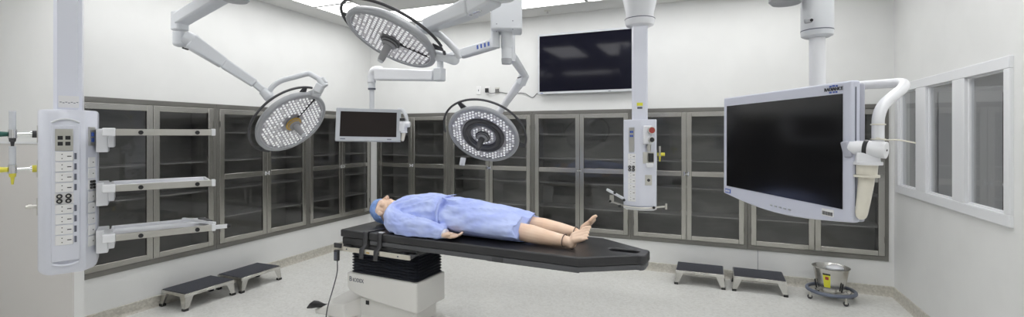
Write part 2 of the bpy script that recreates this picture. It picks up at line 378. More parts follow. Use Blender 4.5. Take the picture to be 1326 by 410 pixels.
# ------------------------------------------------------------------ television and wall sockets
tv = thing('television', 'large black wall-mounted television with slim pale frame above the cabinets', 'television', (-1.43,YB,2.0))
tz0, tz1 = 2.085-2.0, 2.86-2.0
tz0 = H-(119.5-HY)/F*5.70-2.0; 
MB().box((-.60,-.075,tz0),(.60,-.03,tz0+.76)).build('housing', 'lgrey', tv, bevel=.006)
MB().box((-.575,-.078,tz0+.03),(.575,-.0755,tz0+.735)).build('screen', 'screenb', tv)
MB().box((-.25,-.032,tz0+.2),(.25,-.001,tz0+.55)).build('wall_bracket', 'dkgrey', tv)
MB().box((-.56,-.0765,tz0+.008),(-.53,-.0755,tz0+.014)).build('badge', 'blue', tv)
MB().box((.30,-.0765,tz0+.008),(.33,-.0755,tz0+.014)).build('indicator', 'mark', tv)
zs = H-(117-HY)/F*6.3
for k, (px, mt, lab) in enumerate(((620,'plate','white blank socket plate on the back wall, first of three'),(631.5,'plate','white socket plate with a black plug in it'),(644,'satin','steel socket plate closest to the television'))):
    f = YB/(CS+(px-CX)/F*SN); p = P(px, 117, f)
    t = thing('wall_socket', lab, 'socket', (p.x,YB,p.z))
    MB().box((-.033,-.008,-.055 if k < 2 else -.04),(.033,0,.055 if k < 2 else .04)).build('plate', mt, t, bevel=.002)
    if k == 1: MB().box((-.02,-.045,-.03),(.02,-.008,.028)).build('plug', 'black', t, bevel=.004)
    elif k == 2:
        for sx in (-.014,.014): MB().box((sx-.009,-.011,-.02),(sx+.009,-.008,.02)).build('insert', 'dkgrey', t)
    else:
        MB().box((-.005,-.011,-.012),(.005,-.008,.012)).build('switch', 'mark', t)
zc = P(640,118,6.2).z
q = [( -2.76,-.045,zc),(-2.70,-.03,zc-.02),(-2.6,-.012,zc-.005),(-2.45,-.008,zc-.03),(-2.25,-.008,zc-.03),(-2.13,-.008,zc-.09),(-2.06,-.008,zc-.04),(-1.98,-.02,zc-.04)]
tag(MB().tube(smooth_path([(a,YB+b,z) for a,b,z in q],5), .004, 8).build('power_cord', 'cord'), 'thin grey cord running from the wall sockets to the television', 'cord')

# ------------------------------------------------------------------ step stools
def make_stool(label):
    t = thing('step_stool', label, 'step stool', (0,0,0), 0, 'low steel step stools along the walls')
    Wd, D, Hh = .475, .345, .152
    m = MB(); m.box((-Wd/2,-D/2,Hh-.006),(Wd/2,D/2,Hh))
    for a in (((-Wd/2,-D/2,Hh-.03),(Wd/2,-D/2+.004,Hh-.006)),((-Wd/2,D/2-.004,Hh-.03),(Wd/2,D/2,Hh-.006)),((-Wd/2,-D/2+.004,Hh-.03),(-Wd/2+.004,D/2-.004,Hh-.006)),((Wd/2-.004,-D/2+.004,Hh-.03),(Wd/2,D/2-.004,Hh-.006))): m.box(*a)
    m.build('top', 'stool', t, bevel=.0015)
    MB().box((-Wd/2+.008,-D/2+.008,Hh),(Wd/2-.008,D/2-.008,Hh+.005)).build('tread', 'tread', t)
    MB().box((-.04,-D/2-.001,Hh-.024),(.04,-D/2,Hh-.010)).build('nameplate', 'satin', t)
    for sx in (-1,1):
        for sy in (-1,1):
            l = MB(); X = Matrix.Diagonal((sx,sy,1,1))
            x1, y1 = Wd/2-.002, D/2-.002
            # splayed angle-iron leg: two tapering flanges
            l.prism([(x1,y1),(x1-.075,y1),(x1-.075,y1-.003),(x1,y1-.003)], Hh-.03, .0, 0, X @ Matrix(), [(x1+.012,y1+.008),(x1-.022,y1+.008),(x1-.022,y1+.005),(x1+.012,y1+.005)])
            l.prism([(x1,y1),(x1-.003,y1),(x1-.003,y1-.075),(x1,y1-.075)], Hh-.03, .0, 0, X, [(x1+.012,y1+.008),(x1+.009,y1+.008),(x1+.009,y1-.026),(x1+.012,y1-.026)])
            lo = l.build('leg', 'stool', t)
            MB(X).box((x1-.026,y1-.03,0),(x1+.015,y1+.011,.022)).build('rubber_foot', 'rubber', lo, bevel=.002)
    return t
s0 = make_stool('low steel step stool against the back wall, nearest the foot end of the table'); s0.location = (-.107,5.475,0)
dup(s0, (.455,5.475,0), R(-.5), 'low steel step stool with black tread standing next to the steel bucket')
dup(s0, (-4.545,2.995,0), R(90), 'low steel step stool with black tread below the left cabinets, closest to the three-shelf pendant')
dup(s0, (-4.525,3.525,0), R(92), 'low steel step stool with black tread below the left cabinets, nearer the operating table')

# ------------------------------------------------------------------ kick bucket
bk = thing('kick_bucket', 'stainless steel bucket with yellow label in a wheeled bumper ring', 'bucket', (1.08,5.42,0))
b = MB(); b.lathe([(.001,.075),(.098,.075),(.108,.08),(.150,.303),(.157,.306),(.159,.313),(.150,.315),(.144,.308),(.101,.088),(.001,.084)], 36); bo = b.build('pail', 'stool', bk)
ph = math.atan2(0-5.42, 0-1.08); 
def onb(ph_, z, r_off=.0015):
    rr = .108+(z-.08)/(.223)*.042+r_off; return V((rr*math.cos(ph_), rr*math.sin(ph_), z))
def patch(ph0, ph1, za, zb, n, name, m, par, off=.0015):
    mm = MB(); vs = []; 
    for i in range(n+1):
        a = ph0+(ph1-ph0)*i/n; vs += [onb(a, za, off), onb(a, zb, off), onb(a, zb, 0), onb(a, za, 0)]
    fs = [(i*4+j, i*4+(j+1)%4, i*4+4+(j+1)%4, i*4+4+j) for i in range(n) for j in range(4)]+[(0,1,2,3),tuple(n*4+j for j in (3,2,1,0))]
    return mm.add(vs, fs).build(name, m, par)
pl = ph-.25
yl = patch(pl-.22, pl+.22, .135, .27, 6, 'warning_label', 'yellow', bo)
patch(pl-.22, pl+.22, .255, .27, 6, 'heading', 'black', yl, .0022)
patch(pl-.09, pl+.12, .21, .24, 4, 'pictogram', 'red', yl, .0022)
for a in (ph+.75, ph+2.8, ph-1.2):
    MB().tube([onb(a,.10,.012),onb(a,.17,.012),onb(a,.185,.010)], .007, 8).build('clip', 'black', bk)
MB().tube([(.198*math.cos(2*math.pi*i/48), .198*math.sin(2*math.pi*i/48), .085) for i in range(48)], .017, 12, closed=True).build('bumper_ring', 'bumper', bk)
f = MB(); f.tube([(.135*math.cos(2*math.pi*i/32), .135*math.sin(2*math.pi*i/32), .075) for i in range(32)], .006, 8, closed=True)
for k in range(4):
    a = ph+.6+k*math.pi/2; f.cyl((.13*math.cos(a),.13*math.sin(a),.075),(.20*math.cos(a),.20*math.sin(a),.08),.006,n=8)
f.build('carrier', 'satin', bk)
for k in range(4):
    a = ph+.6+k*math.pi/2; p = V((.205*math.cos(a), .205*math.sin(a), 0))
    cs_ = MB().cyl(p+V((0,0,.04)),p+V((0,0,.075)),.008,n=8); cs_.bar(p+V((0,-.012,.022)),p+V((0,-.012,.05)),.02,.004); cs_.bar(p+V((0,.012,.022)),p+V((0,.012,.05)),.02,.004)
    co = cs_.build('caster', 'satin', bk); MB().cyl(p+V((0,-.009,.022)),p+V((0,.009,.022)),.022,n=18).build('wheel', 'dkgrey', co)
lw = MB(); rng = []
lw.ball((.03,0,.30), .08, 14, 0, (1.0,.8,.35)); o = lw.build('plastic_liner', 'white', bk)
dm = o.modifiers.new('d', 'DISPLACE'); tx = bpy.data.textures.new('crumple', 'CLOUDS'); tx.noise_scale = .04; dm.texture = tx; dm.strength = .03

# ------------------------------------------------------------------ pendants
def socket(t, X, label_side=True):
    """a single mains socket plate, local: x across, z up, faces -y"""
    p = MB(X); p.box((-.038,-.006,-.027),(.038,0,.027)); o = p.build('socket', 'plate', t, bevel=.002)
    h = MB(X)
    for x, z, a, b in ((-.006,.012,.005,.005),(-.006,-.012,.005,.005),(.022,0,.009,.005)): h.box((x-a,-.0068,z-b/2),(x+a if a>.006 else x,-.0055,z+b/2))
    h.build('slot', 'black', o)
    return o
def quad(t, X):
    o = MB(X).box((-.04,-.004,-.03),(.04,0,.03)).build('connector_plate', 'plate', t)
    for sx in (-.019,.019):
        for sz in (-.014,.014):
            k = MB(X); k.cyl((sx,-.016,sz),(sx,0,sz),.0135,n=16); kk = k.build('connector', 'black', o)
            MB(X).cyl((sx,-.0165,sz),(sx,-.0155,sz),.006,n=10).build('pin', 'satin', kk)
def data_plate(t, X, w_, h_, n, cell):
    o = MB(X).box((-w_/2,-.005,-h_/2),(w_/2,0,h_/2)).build('data_plate', 'satin', t, bevel=.0015)
    for (x, z) in n: MB(X).box((x-cell[0]/2,-.0065,z-cell[1]/2),(x+cell[0]/2,-.0045,z+cell[1]/2)).build('port', 'black' if cell[0]>.018 else 'blue', o)
    return o
def face_X(a, b, z):      # panel frame from a to b (2D local), outward to the right-hand side facing -y
    a, b = V((*a,0)), V((*b,0)); ex = (b-a).normalized(); ez = V((0,0,1)); ey = ez.cross(ex); c_ = (a+b)/2
    return axes((c_.x, c_.y, z), ex, ey, ez)
def flowmeter(t, base, dirv, col, cap):
    b_ = V(base); d = V(dirv).normalized()
    o = MB(); o.cyl(b_, b_+d*.10, .007, n=10); o.cyl(b_, b_+d*.03, .018, n=14); c_ = b_+d*.10; o.cyl(c_-V((0,0,.022)), c_+V((0,0,.026)), .019, n=16)
    fo = o.build('flowmeter', 'chrome', t, )
    MB().cyl(c_+V((0,0,.026)), c_+V((0,0,.125)), .0145, n=16).build('sight_tube', 'tube', fo)
    MB().cyl(c_+V((0,0,.125)), c_+V((0,0,.132)), .016, n=16).build('tube_cap', 'lgrey', fo)
    MB().cyl(c_+d*.018, c_+d*.062, .013, .017, n=12).build('control_knob', col, fo)
    MB().cyl(b_+d*.002, b_+d*.022, .021, n=14).build('coupling', cap, fo)
    MB().tube([c_-V((0,0,.022)),c_-V((0,0,.042)),c_-V((0,0,.045)),c_-V((0,0,.085))], [.016,.014,.009,.005], 12).build('hose_nozzle', cap, fo)

# left pendant
pc = W(-2.68, 2.84)
aw = math.atan2(.59, .81) + math.atan2(SN, CS)      # direction of the shelves' length, in world
ph_ = thing('service_pendant', 'white ceiling pendant with socket columns and three steel-edged shelves', 'pendant', (pc.x,pc.y,0), aw+R(2.5))
zb, zt = .82, 1.742
oct_ = [(-.070,-.155),(.070,-.155),(.085,-.148),(.128,-.070),(.132,-.05),(.132,.10),(.10,.155),(-.10,.155),(-.125,.10),(-.125,-.08),(-.112,-.115),(-.086,-.148)]
m = MB(); sh = lambda k: [(x*k, y*k) for x, y in oct_]
def ring(k, z): return [V((x*k, y*k, z)) for x, y in oct_]
m.loft([ring(.86,zb-.03), ring(.95,zb-.018), ring(1,zb), ring(1,zt-.012), ring(.97,zt-.002), ring(.9,zt)]); m.build('housing', 'pend', ph_, ang=30)
MB().box((-.062,-.165,zb+.045),(.062,-.150,zt-.09)).build('front_panel', 'pend', ph_, bevel=.006)
MB().tube(smooth_path([(-.060,-.160,zt-.075),(-.03,-.163,zt-.06),(0,-.165,zt-.055),(.03,-.163,zt-.06),(.060,-.160,zt-.075)],4), .006, 8).build('hood_trim', 'lgrey', ph_)
MB().tube(smooth_path([(-.055,-.163,zb+.035),(-.02,-.168,zb+.025),(.02,-.168,zb+.025),(.055,-.163,zb+.035)],4), .008, 8).build('bottom_grip', 'pend', ph_)
FX = lambda z, x=0: axes((x-.006,-.165,z),(1,0,0),(0,1,0),(0,0,1))
data_plate(ph_, FX(zt-.175), .076, .125, [(-.016,.012),(.016,.012),(-.016,-.022),(.016,-.022)], (.022,.022))
zz = zt-.270
for k in range(8):
    if k == 4: quad(ph_, FX(zz-.002,0)); zz -= .062
    o = socket(ph_, FX(zz)); MB(FX(zz)).box((.043,-.003,-.018),(.053,0,.018)).build('circuit_label', 'mark', o)
    zz -= .060
SX = lambda z: face_X((.085,-.148),(.128,-.070), z)
dp = MB(SX(zt-.155)).box((-.024,-.008,-.055),(.024,0,.055)).build('data_plate', 'satin', ph_)
for dz in (.012,-.022): MB(SX(zt-.155)).box((-.012,-.0095,dz-.012),(.012,-.0075,dz+.012)).build('port', 'blue', dp)
zz = zt-.31
for k in range(7):
    if k == 2:
        o = MB(SX(zz)).box((-.026,-.006,-.03),(.026,0,.03)).build('connector_plate', 'plate', ph_)
        for sx in (-.011,.011):
            for sz in (-.018,0,.018): MB(SX(zz)).cyl((sx,-.014,sz),(sx,0,sz),.008,n=12).build('connector', 'black', o)
        zz -= .07
    p = MB(SX(zz)); p.box((-.028,-.006,-.030),(.028,0,.030)); o = p.build('socket', 'plate', ph_, bevel=.002); MB(SX(zz)).box((.004,-.0068,-.004),(.012,-.0055,.002)).build('slot', 'dkgrey', o); zz -= .067
# column up to the ceiling
m = MB(); m.prism([(-.063,-.05),(-.045,-.07),(.045,-.07),(.063,-.05),(.063,.05),(.045,.07),(-.045,.07),(-.063,.05)], zt, 2.75); m.build('column', 'pend', ph_)
lp = MB().box((-.04,-.072,zt+.015),(.05,-.0695,zt+.085)).build('instruction_label', 'label', ph_)
for k in range(7):
    x = -.034+.012*k; z = zt+.045+.012*((k*3)%3)-.004*(k%2); MB().box((x,-.0728,z),(x+.009,-.0718,z+.004)).build('printed_line', 'mark', lp)
m = MB(); m.cyl((0,0,2.75),(0,0,2.98),.14,n=28); m.cyl((0,0,2.98),(0,0,3.12),.11,n=28); m.build('ceiling_mount', 'white', ph_)
# flowmeters on the gas side (faces -x)
GX = Matrix.Translation((.025,0,0))
for zz, col, cap in ((1.60,'green','dkgrey'),(1.40,'yel','yel')):
    o = MB(GX).box((-.156,-.06,zz-.05),(-.150,.0,zz+.05)).build('gas_outlet', 'satin', ph_, bevel=.002)
    flowmeter(ph_, (-.131,-.03,zz), (-1,-.12,0), col, cap)
o = MB(GX); o.box((-.156,-.06,1.13),(-.150,.0,1.23)); o.cyl((-.156,-.03,1.18),(-.205,-.035,1.18),.010,n=12); o.cyl((-.18,-.033,1.18),(-.195,-.034,1.18),.014,n=12); o.build('gas_outlet', 'satin', ph_)
# shelves
for k, zsf in enumerate((1.62, 1.295, 1.008)):
    sh_ = MB(); x0, x1, y0, y1 = .195, .70, -.33, .06
    sh_.box((x0,y0+.02,zsf-.022),(x1,y1,zsf-.014)); sh_.box((x0,y1-.012,zsf-.022),(x1,y1,zsf+.006)); sh_.box((x0,y0+.02,zsf-.022),(x0+.012,y1,zsf+.006)); sh_.box((x1-.012,y0+.02,zsf-.022),(x1,y1,zsf+.006))
    so_ = sh_.build('shelf', 'white', ph_, bevel=.003)
    rl = MB(); rl.box((x0+.03,y0-.004,zsf-.028),(x1+.005,y0+.02,zsf+.010)); rr = rl.build('front_rail', 'alu', so_, bevel=.002)
    for xx in (x0+.145, x1-.08): MB().cyl((xx,y0-.012,zsf-.010),(xx,y0-.004,zsf-.010),.0125,n=16).build('rail_knob', 'black', rr)
    MB().box((x0-.03,y0-.008,zsf-.032),(x0+.03,y0+.05,zsf+.016)).build('rail_end', 'white', rr, bevel=.006)
    MB().box((x1-.004,y0-.008,zsf-.030),(x1+.018,y0+.03,zsf+.014)).build('rail_end', 'white', rr, bevel=.004)
    br = MB(); br.box((.128,-.12,zsf-.13),(.185,.04,zsf+.012)); br.box((.185,-.16,zsf-.10),(.215,.02,zsf-.018)); br.box((.165,-.32,zsf-.028),(.205,-.1,zsf+.012)); br.build('bracket', 'white', so_, bevel=.006)
    if k == 2:
        ex = MB(); ex.box((x1,y0-.0,zsf-.022),(x1+.085,y0+.02,zsf+.004)); ex.bar((x1-.13,y1-.03,zsf+.012),(x1+.02,y0+.06,zsf+.008),.022,.018); eo = ex.build('extension_rail', 'white', so_, bevel=.003)
        MB().cyl((x1+.085,y0+.01,zsf-.010),(x1+.105,y0+.005,zsf-.010),.014,n=14).build('rail_knob', 'black', eo)
        MB().bar((x1-.04,y1-.12,zsf+.014),(x1+.0,y0+.12,zsf+.010),.03,.022).build('clamp', 'dkgrey', eo)

# centre pendant (by the back wall)
pc = W((828.5-CX)/F*4.66, 4.66)
vd = math.atan2(pc.y, pc.x)-math.pi/2     # local -y looks at the camera
pe = thing('service_pendant', 'slim white ceiling pendant with sockets and pressure regulator in front of the back cabinets', 'pendant', (pc.x,pc.y,0), vd)
zb, zt = .905, 1.742
pts = [(-.155,-.03),(-.12,-.085),(-.01,-.14),(.02,-.14),(.13,-.085),(.155,-.03),(.155,.09),(.09,.14),(-.09,.14),(-.155,.09)]
pts = [(-.155,-.06),(-.145,-.075),(-.005,-.125),(.02,-.128),(.145,-.10),(.157,-.085),(.157,.09),(.09,.14),(-.09,.14),(-.155,.09)]
ring = lambda k, z: [V((x*k, y*k, z)) for x, y in pts]
m = MB(); m.loft([ring(.9,zb-.012), ring(1,zb), ring(1,zt-.006), ring(.97,zt)]); m.build('housing', 'pend', pe, ang=25)
m = MB(); m.loft([[V((x*.85,y*.9-.0,zb-.045)) for x,y in pts],[V((x*1.0,y*1.1,zb-.03)) for x,y in pts],[V((x*1.02,y*1.14,zb-.012)) for x,y in pts]]); m.build('foot_rim', 'white', pe)
m = MB(); m.prism([(-.075,-.05),(-.06,-.07),(.06,-.07),(.075,-.05),(.075,.07),(-.075,.07)], zt, 2.70); m.build('column', 'pend', pe)
MB().box((-.028,-.073,zt+.135),(.028,-.0695,zt+.165)).build('warning_label', 'yellow', pe)
MB().box((-.024,-.073,zt+.105),(.024,-.0695,zt+.125)).build('rating_label', 'mark', pe)
m = MB(); m.lathe([(.10,2.66),(.132,2.675),(.143,2.70),(.143,2.735),(.130,2.74),(.135,2.80),(.17,2.95),(.17,3.12)], 36); m.build('ceiling_mount', 'white', pe)
m = MB(); m.tube([(.144*math.cos(2*math.pi*i/36), .144*math.sin(2*math.pi*i/36), 2.737) for i in range(36)], .004, 6, closed=True); m.build('mount_ring', 'mark', pe)
LX = lambda z: face_X((-.145,-.075),(-.005,-.125), z); RX = lambda z, x=0: face_X((.02,-.128),(.145,-.10), z) @ Matrix.Translation((x,0,0))
dp = MB(LX(zt-.16)).box((-.03,-.006,-.085),(.025,0,.085)).build('data_plate', 'lgrey', pe)
dp = MB(LX(zt-.17)).box((-.026,-.008,-.145),(.026,-.003,.09)).build('data_plate', 'satin', pe)
for dz in (.04,0): 
    for dx in (-.009,.009): MB(LX(zt-.16)).box((dx-.008,-.0105,dz-.01),(dx+.008,-.0075,dz+.01)).build('port', 'blue', dp)
zz = zt-.36
for k in range(7):
    if k == 2: quad(pe, LX(zz)); zz -= .062
    socket(pe, LX(zz)); zz -= .058
# regulator with two gauges and a hand control below
rg = MB(RX(zt-.15,-.01)).box((-.05,-.055,-.09),(.035,0,.09)).build('regulator', 'white', pe, bevel=.012)
for dz, r_, c_ in ((.045,.034,'red'),(-.045,.027,'black')):
    k = MB(RX(zt-.15,.01)).cyl((0,-.085,dz),(0,-.05,dz),r_,n=24).build('gauge', 'satin', rg); MB(RX(zt-.15,.01)).cyl((0,-.088,dz),(0,-.084,dz),r_*.82,n=24).build('gauge_face', c_, k)
MB(RX(zt-.27)).cyl((-.005,-.03,-.035),(-.005,-.03,.035),.02,n=14).build('valve', 'satin', pe)
o = MB(RX(zt-.37)).box((-.055,-.005,-.055),(.05,0,.055)).build('outlet_plate', 'satin', pe)
MB(RX(zt-.37)).box((-.005,-.04,-.04),(.04,-.005,.045)).build('plug', 'black', o, bevel=.006)
MB(RX(zt-.44)).box((-.03,-.05,-.02),(.035,-.0,.02)).build('cable_hook', 'white', pe, bevel=.006)
o = MB(RX(zt-.585)).box((-.035,-.005,-.05),(.03,0,.05)).build('gas_outlet', 'satin', pe, bevel=.002); MB(RX(zt-.585)).cyl((-.003,-.014,0),(-.003,-.005,0),.014,n=16).build('outlet_port', 'dkgrey', o)
# yellow valve on the right side
o = MB(); o.box((.157,-.02,zt-.50),(.163,.04,zt-.30)); o.cyl((.163,.01,zt-.34),(.20,.0,zt-.34),.008,n=10); o.cyl((.19,.003,zt-.36),(.19,.003,zt-.26),.01,n=10); oo = o.build('gas_outlet', 'satin', pe)
MB().cyl((.165,.01,zt-.34),(.18,.006,zt-.34),.016,n=12).build('coupling', 'yel', oo); MB().cyl((.20,0,zt-.34),(.235,-.008,zt-.34),.017,n=12).build('control_knob', 'yel', oo); MB().cyl((.19,.003,zt-.36),(.19,.003,zt-.41),.012,.005,n=12).build('hose_nozzle', 'yel', oo)
# equipment rail at the foot
o = MB(); o.tube(smooth_path([(-.16,-.07,zb-.008),(-.10,-.125,zb-.012),(0,-.152,zb-.014),(.10,-.135,zb-.012),(.15,-.10,zb-.01),(.25,-.06,zb-.004)],5), .008, 8); ro = o.build('equipment_rail', 'satin', pe)
MB().box((.235,-.085,zb-.03),(.255,-.04,zb+.025)).build('rail_end', 'satin', ro, bevel=.004)
o = MB(); o.bar((-.15,-.09,zb+.06),(-.32,-.02,zb+.14),.024,.024); ao = o.build('folding_arm', 'lgrey', pe, bevel=.004)
o = MB(); o.bar((-.30,-.05,zb+.03),(-.16,-.09,zb-.005),.012,.016); o.box((-.29,-.06,zb+.01),(-.25,-.03,zb+.09)); o.build('clamp', 'satin', ao)
for p_ in ((-.15,-.105,zb+.05),(-.24,-.07,zb+.115),(-.285,-.075,zb+.03),(-.19,-.11,zb-.01),(.13,-.135,zb-.008)): MB().ball(p_, .014, 12).build('rail_knob', 'black', ro)

# ------------------------------------------------------------------ surgical lights
def head_matrix(px, py, f, ang, ratio):
    """frame whose z is the direction the face looks; ang = image direction (deg, y down) in which the face leans, ratio = minor/major"""
    c_ = P(px, py, f); vd = (c_-V((0,0,H))).normalized()
    rt = V((CS, SN, 0)); rt = (rt-vd*rt.dot(vd)).normalized(); up = rt.cross(vd)
    a = R(ang); sd = rt*math.cos(a)-up*math.sin(a)
    z = (-vd*ratio+sd*math.sqrt(1-ratio**2)).normalized(); x = z.cross(V((0,0,1))).normalized(); y = z.cross(x)
    return axes(c_, x, y, z)
def lens_field(mb, r0, r1, pitch, seams=()):
    """one sheet of six-sided cells, each with a round domed lens"""
    n = int(r1/pitch)+2; Rz = Matrix.Rotation(R(17), 3, 'Z')
    for i in range(-n, n+1):
        for j in range(-n, n+1):
            cx = pitch*(i+j*.5); cy = pitch*j*math.sqrt(3)/2; rr = math.hypot(cx, cy)
            if rr > r1-pitch*.35 or rr < r0+pitch*.35: continue
            hx = [(cx+pitch/math.sqrt(3)*math.cos(R(60*k+30)), cy+pitch/math.sqrt(3)*math.sin(R(60*k+30))) for k in range(6)]
            rl = pitch*.46; vs = [(x, y, 0) for x, y in hx]
            vs += [(cx+rl*math.cos(R(60*k+30)), cy+rl*math.sin(R(60*k+30)), .001) for k in range(6)]
            vs += [(cx+rl*.62*math.cos(R(60*k+30)), cy+rl*.62*math.sin(R(60*k+30)), pitch*.26) for k in range(6)]
            vs += [(cx, cy, pitch*.36)]
            vs = [Rz @ V(q_) for q_ in vs]; led_ = 2 if random.random() < .85 else 1
            for k in range(6):
                q = (k+1) % 6
                mb.add([vs[k],vs[q],vs[6+q],vs[6+k]], [(0,1,2,3)], 0); mb.add([vs[6+k],vs[6+q],vs[12+q],vs[12+k]], [(0,1,2,3)], 1); mb.add([vs[12+k],vs[12+q],vs[18]], [(0,1,2)], led_)
def light_head(t, X, rad, kind, rim='mgrey', pitch=.036, seam=0):
    m = MB(X)
    m.lathe([(.001,-.075),(rad*.55,-.072),(rad*.86,-.055),(rad*.97,-.03),(rad,-.008),(rad*.995,.006),(rad*.97,.014),(rad*.90,.014),(rad*.885,.006),(rad*.885,-.02),(.001,-.02)], 72)
    ho = m.build('lamp_housing', rim, t, world=True)
    zl = X @ Matrix.Translation((0,0,.0)); L_ = MB(zl)
    L_.add([(rad*.885*math.cos(2*math.pi*j/60), rad*.885*math.sin(2*math.pi*j/60), -.0015) for j in range(60)], [tuple(range(60))], 0)
    if kind == 'full': lens_field(L_, .075, rad*.885, pitch)
    else: lens_field(L_, .0, rad*.36, pitch); lens_field(L_, rad*.60, rad*.90, pitch)
    L_.build('lens_array', ['lensp','lens','led'], t, world=True, merge=True, ang=25)
    if kind != 'full':
        m = MB(X); m.lathe([(rad*.36,-.002),(rad*.36,.012),(rad*.42,.022),(rad*.47,.018),(rad*.49,.008),(rad*.54,.018),(rad*.585,.018),(rad*.595,-.002),(rad*.36,-.002)], 56); m.build('inner_ring', 'ring', t, world=True)
    else:
        m = MB(X); m.lathe([(rad*.885,-.002),(rad*.885,.008),(rad*.90,.012),(rad*.905,-.002),(rad*.885,-.002)], 56); m.build('lens_rim', 'lgrey', t, world=True)
        m = MB(X @ Matrix.Rotation(R(seam), 4, 'Z')); m.box((.06,-.0035,-.001),(rad*.88,.0035,.014)); m.build('seam', 'ring', t, world=True)
    m = MB(X); m.lathe([(.001,0),(.062,0),(.064,.018),(.056,.026),(.050,.030),(.048,.045),(.040,.052),(.001,.052)], 36); hb = m.build('handle_hub', 'hgrey', t, world=True)
    cg = 'gold' if kind == 'full' and rim == 'lgrey2' else None
    return ho, hb
def add_handle(t, X, ln=.13, ring_m='ring', hm='hgrey', tip='lgrey'):
    m = MB(X); m.lathe([(.056,.016),(.067,.016),(.068,.022),(.056,.026)], 36); m.lathe([(.044,.030),(.053,.031),(.052,.039),(.044,.041)], 36)
    m.build('hub_ring', ring_m, t, world=True)
    m = MB(X); m.tube([(0,0,.045),(0,0,.07),(0,0,.07+ln*.8),(0,0,.07+ln)], [.030,.027,.024,.020], 20); ho = m.build('sterile_handle', hm, t, world=True)
    m = MB(X); m.cyl((0,0,.07+ln),(0,0,.075+ln),.021,.017); m.build('handle_tip', tip, ho, world=True)
def bump_rail(t, X, rad, a0, a1, posts, off=.035, z=-.035, r_=.010, n=48):
    m = MB(X); R_ = rad+off
    m.tube([(R_*math.cos(R(a0+(a1-a0)*i/n)), R_*math.sin(R(a0+(a1-a0)*i/n)), z) for i in range(n+1)], r_, 10)
    o = m.build('grip_rail', 'dkgrey', t, world=True)
    for a in posts:
        m = MB(X); c_, s_ = math.cos(R(a)), math.sin(R(a)); m.bar((rad*.93*c_, rad*.93*s_, z-.004), (R_*c_, R_*s_, z), .06, .016, .035, .012, up=V((0,0,1))); m.build('rail_post', 'dkgrey', o, world=True, bevel=.004)
def img_angle(X, px, py, f):     # angle in the head's own plane of the rim point towards a photo position
    q = X.inverted() @ P(px, py, f); return math.degrees(math.atan2(q.y, q.x))

# --- left light
f1 = 4.05; X1 = head_matrix(378.5, 158.5, f1, 51, .60); rad1 = .316
t = thing('surgical_light', 'round surgical light with gold centre ring, in front of the left cabinets', 'surgical light', W((305-CX)/F*3.3, 3.3, ZC))
light_head(t, X1, rad1, 'full', 'mgrey', pitch=.032, seam=img_angle(X1,410,130,f1)); add_handle(t, X1, .10, 'gold')
a_tr = img_angle(X1, 414, 134, f1); a_bl = img_angle(X1, 340, 186, f1); a_tl = img_angle(X1, 345, 135, f1)
def span(a, b):      # b expressed so that the sweep from a to b passes through a_mid
    return b
def sweep(a, b, mid):
    b1 = b
    while b1 < a: b1 += 360
    m_ = mid
    while m_ < a: m_ += 360
    return (a, b1) if m_ <= b1 else (a, b1-360)
s_, e_ = sweep(img_angle(X1,388,112,f1), img_angle(X1,372,192,f1), a_tl)
bump_rail(t, X1, rad1, s_, e_, (img_angle(X1,372,120,f1), img_angle(X1,342,190,f1)))
rim = X1 @ V((rad1*.9*math.cos(R(a_tr)), rad1*.9*math.sin(R(a_tr)), -.045))
y1 = P(411,119,3.98); y2 = P(419,105,3.98)
m = MB(); m.bar(rim, y1, .10, .06, .07, .05); m.bar(y1, P(416,109,3.98), .075, .06); m.build('yoke', 'lgrey', t, world=True, bevel=.008)
m = MB(); m.cyl(P(414,102,3.98), P(421,112,3.98), .032, n=18); m.bar(P(413,108,3.98), P(422,103,3.98), .05,.05); m.build('yoke_joint', 'lgrey', t, world=True, bevel=.004)
m = MB(); m.tube(smooth_path([P(348,122,3.9),P(352,113,3.9),P(364,104.5,3.92),P(384,99,3.95),P(398,95.5,3.97),P(404,97,3.97),P(416,104,3.98)],6), .022, 14); m.build('swivel_tube', 'lgrey', t, world=True)
m = MB(); m.tube([P(340,117,3.88),P(348,124.5,3.9)], [.035,.045], 18); m.ball(P(348,124.5,3.9), .045, 16); m.build('elbow_joint', 'lgrey', t, world=True)
m = MB(); m.bar(P(246,53,3.60), P(290,82,3.75), .10, .115, .09, .085); m.bar(P(290,82,3.75), P(330,108,3.85), .09, .085, .075, .07); m.bar(P(330,108,3.85), P(341,117,3.88), .06,.055); m.build('spring_arm', 'lgrey', t, world=True, bevel=.012)
m = MB(); m.cyl(P(233,42,3.6), P(233,57,3.6), .048, n=24); m.ball(P(233,57,3.6), .048, 16, sc=(1,1,.5)); m.tube([P(240,48,3.6),P(252,54,3.62)], .055, 18); m.build('knuckle', 'lgrey', t, world=True)
MB().bar(P(237,62,3.52), P(243,64,3.52), .02, .012).build('release_catch', 'black', t, world=True)
m = MB(); m.bar(P(233,15,3.6), P(233,40,3.6), .09, .09); m.build('arm_end', 'lgrey', t, world=True, bevel=.012)
m = MB(); m.bar(P(233,26,3.6), P(303,-16,3.32), .10, .09, .11, .10); m.build('upper_arm', 'lgrey', t, world=True, bevel=.014)
p = P(305,2,3.3); m = MB(); m.lathe([(.001,0),(.075,0),(.088,.012),(.09,.13),(.001,.13)], 32, 0, Matrix.Translation(p)); m.build('shoulder_joint', 'mgrey', t, world=True)
cm = W(-.05, 3.3, 0)
m = MB(); q = p+V((0,0,.17)); m.cyl(p+V((0,0,.13)), p+V((0,0,ZC-p.z-.12)), .05, n=20); m.cyl(p+V((0,0,ZC-p.z-.12)), p+V((0,0,ZC-p.z)), .16, n=32); m.build('ceiling_mount', 'white', t, world=True)

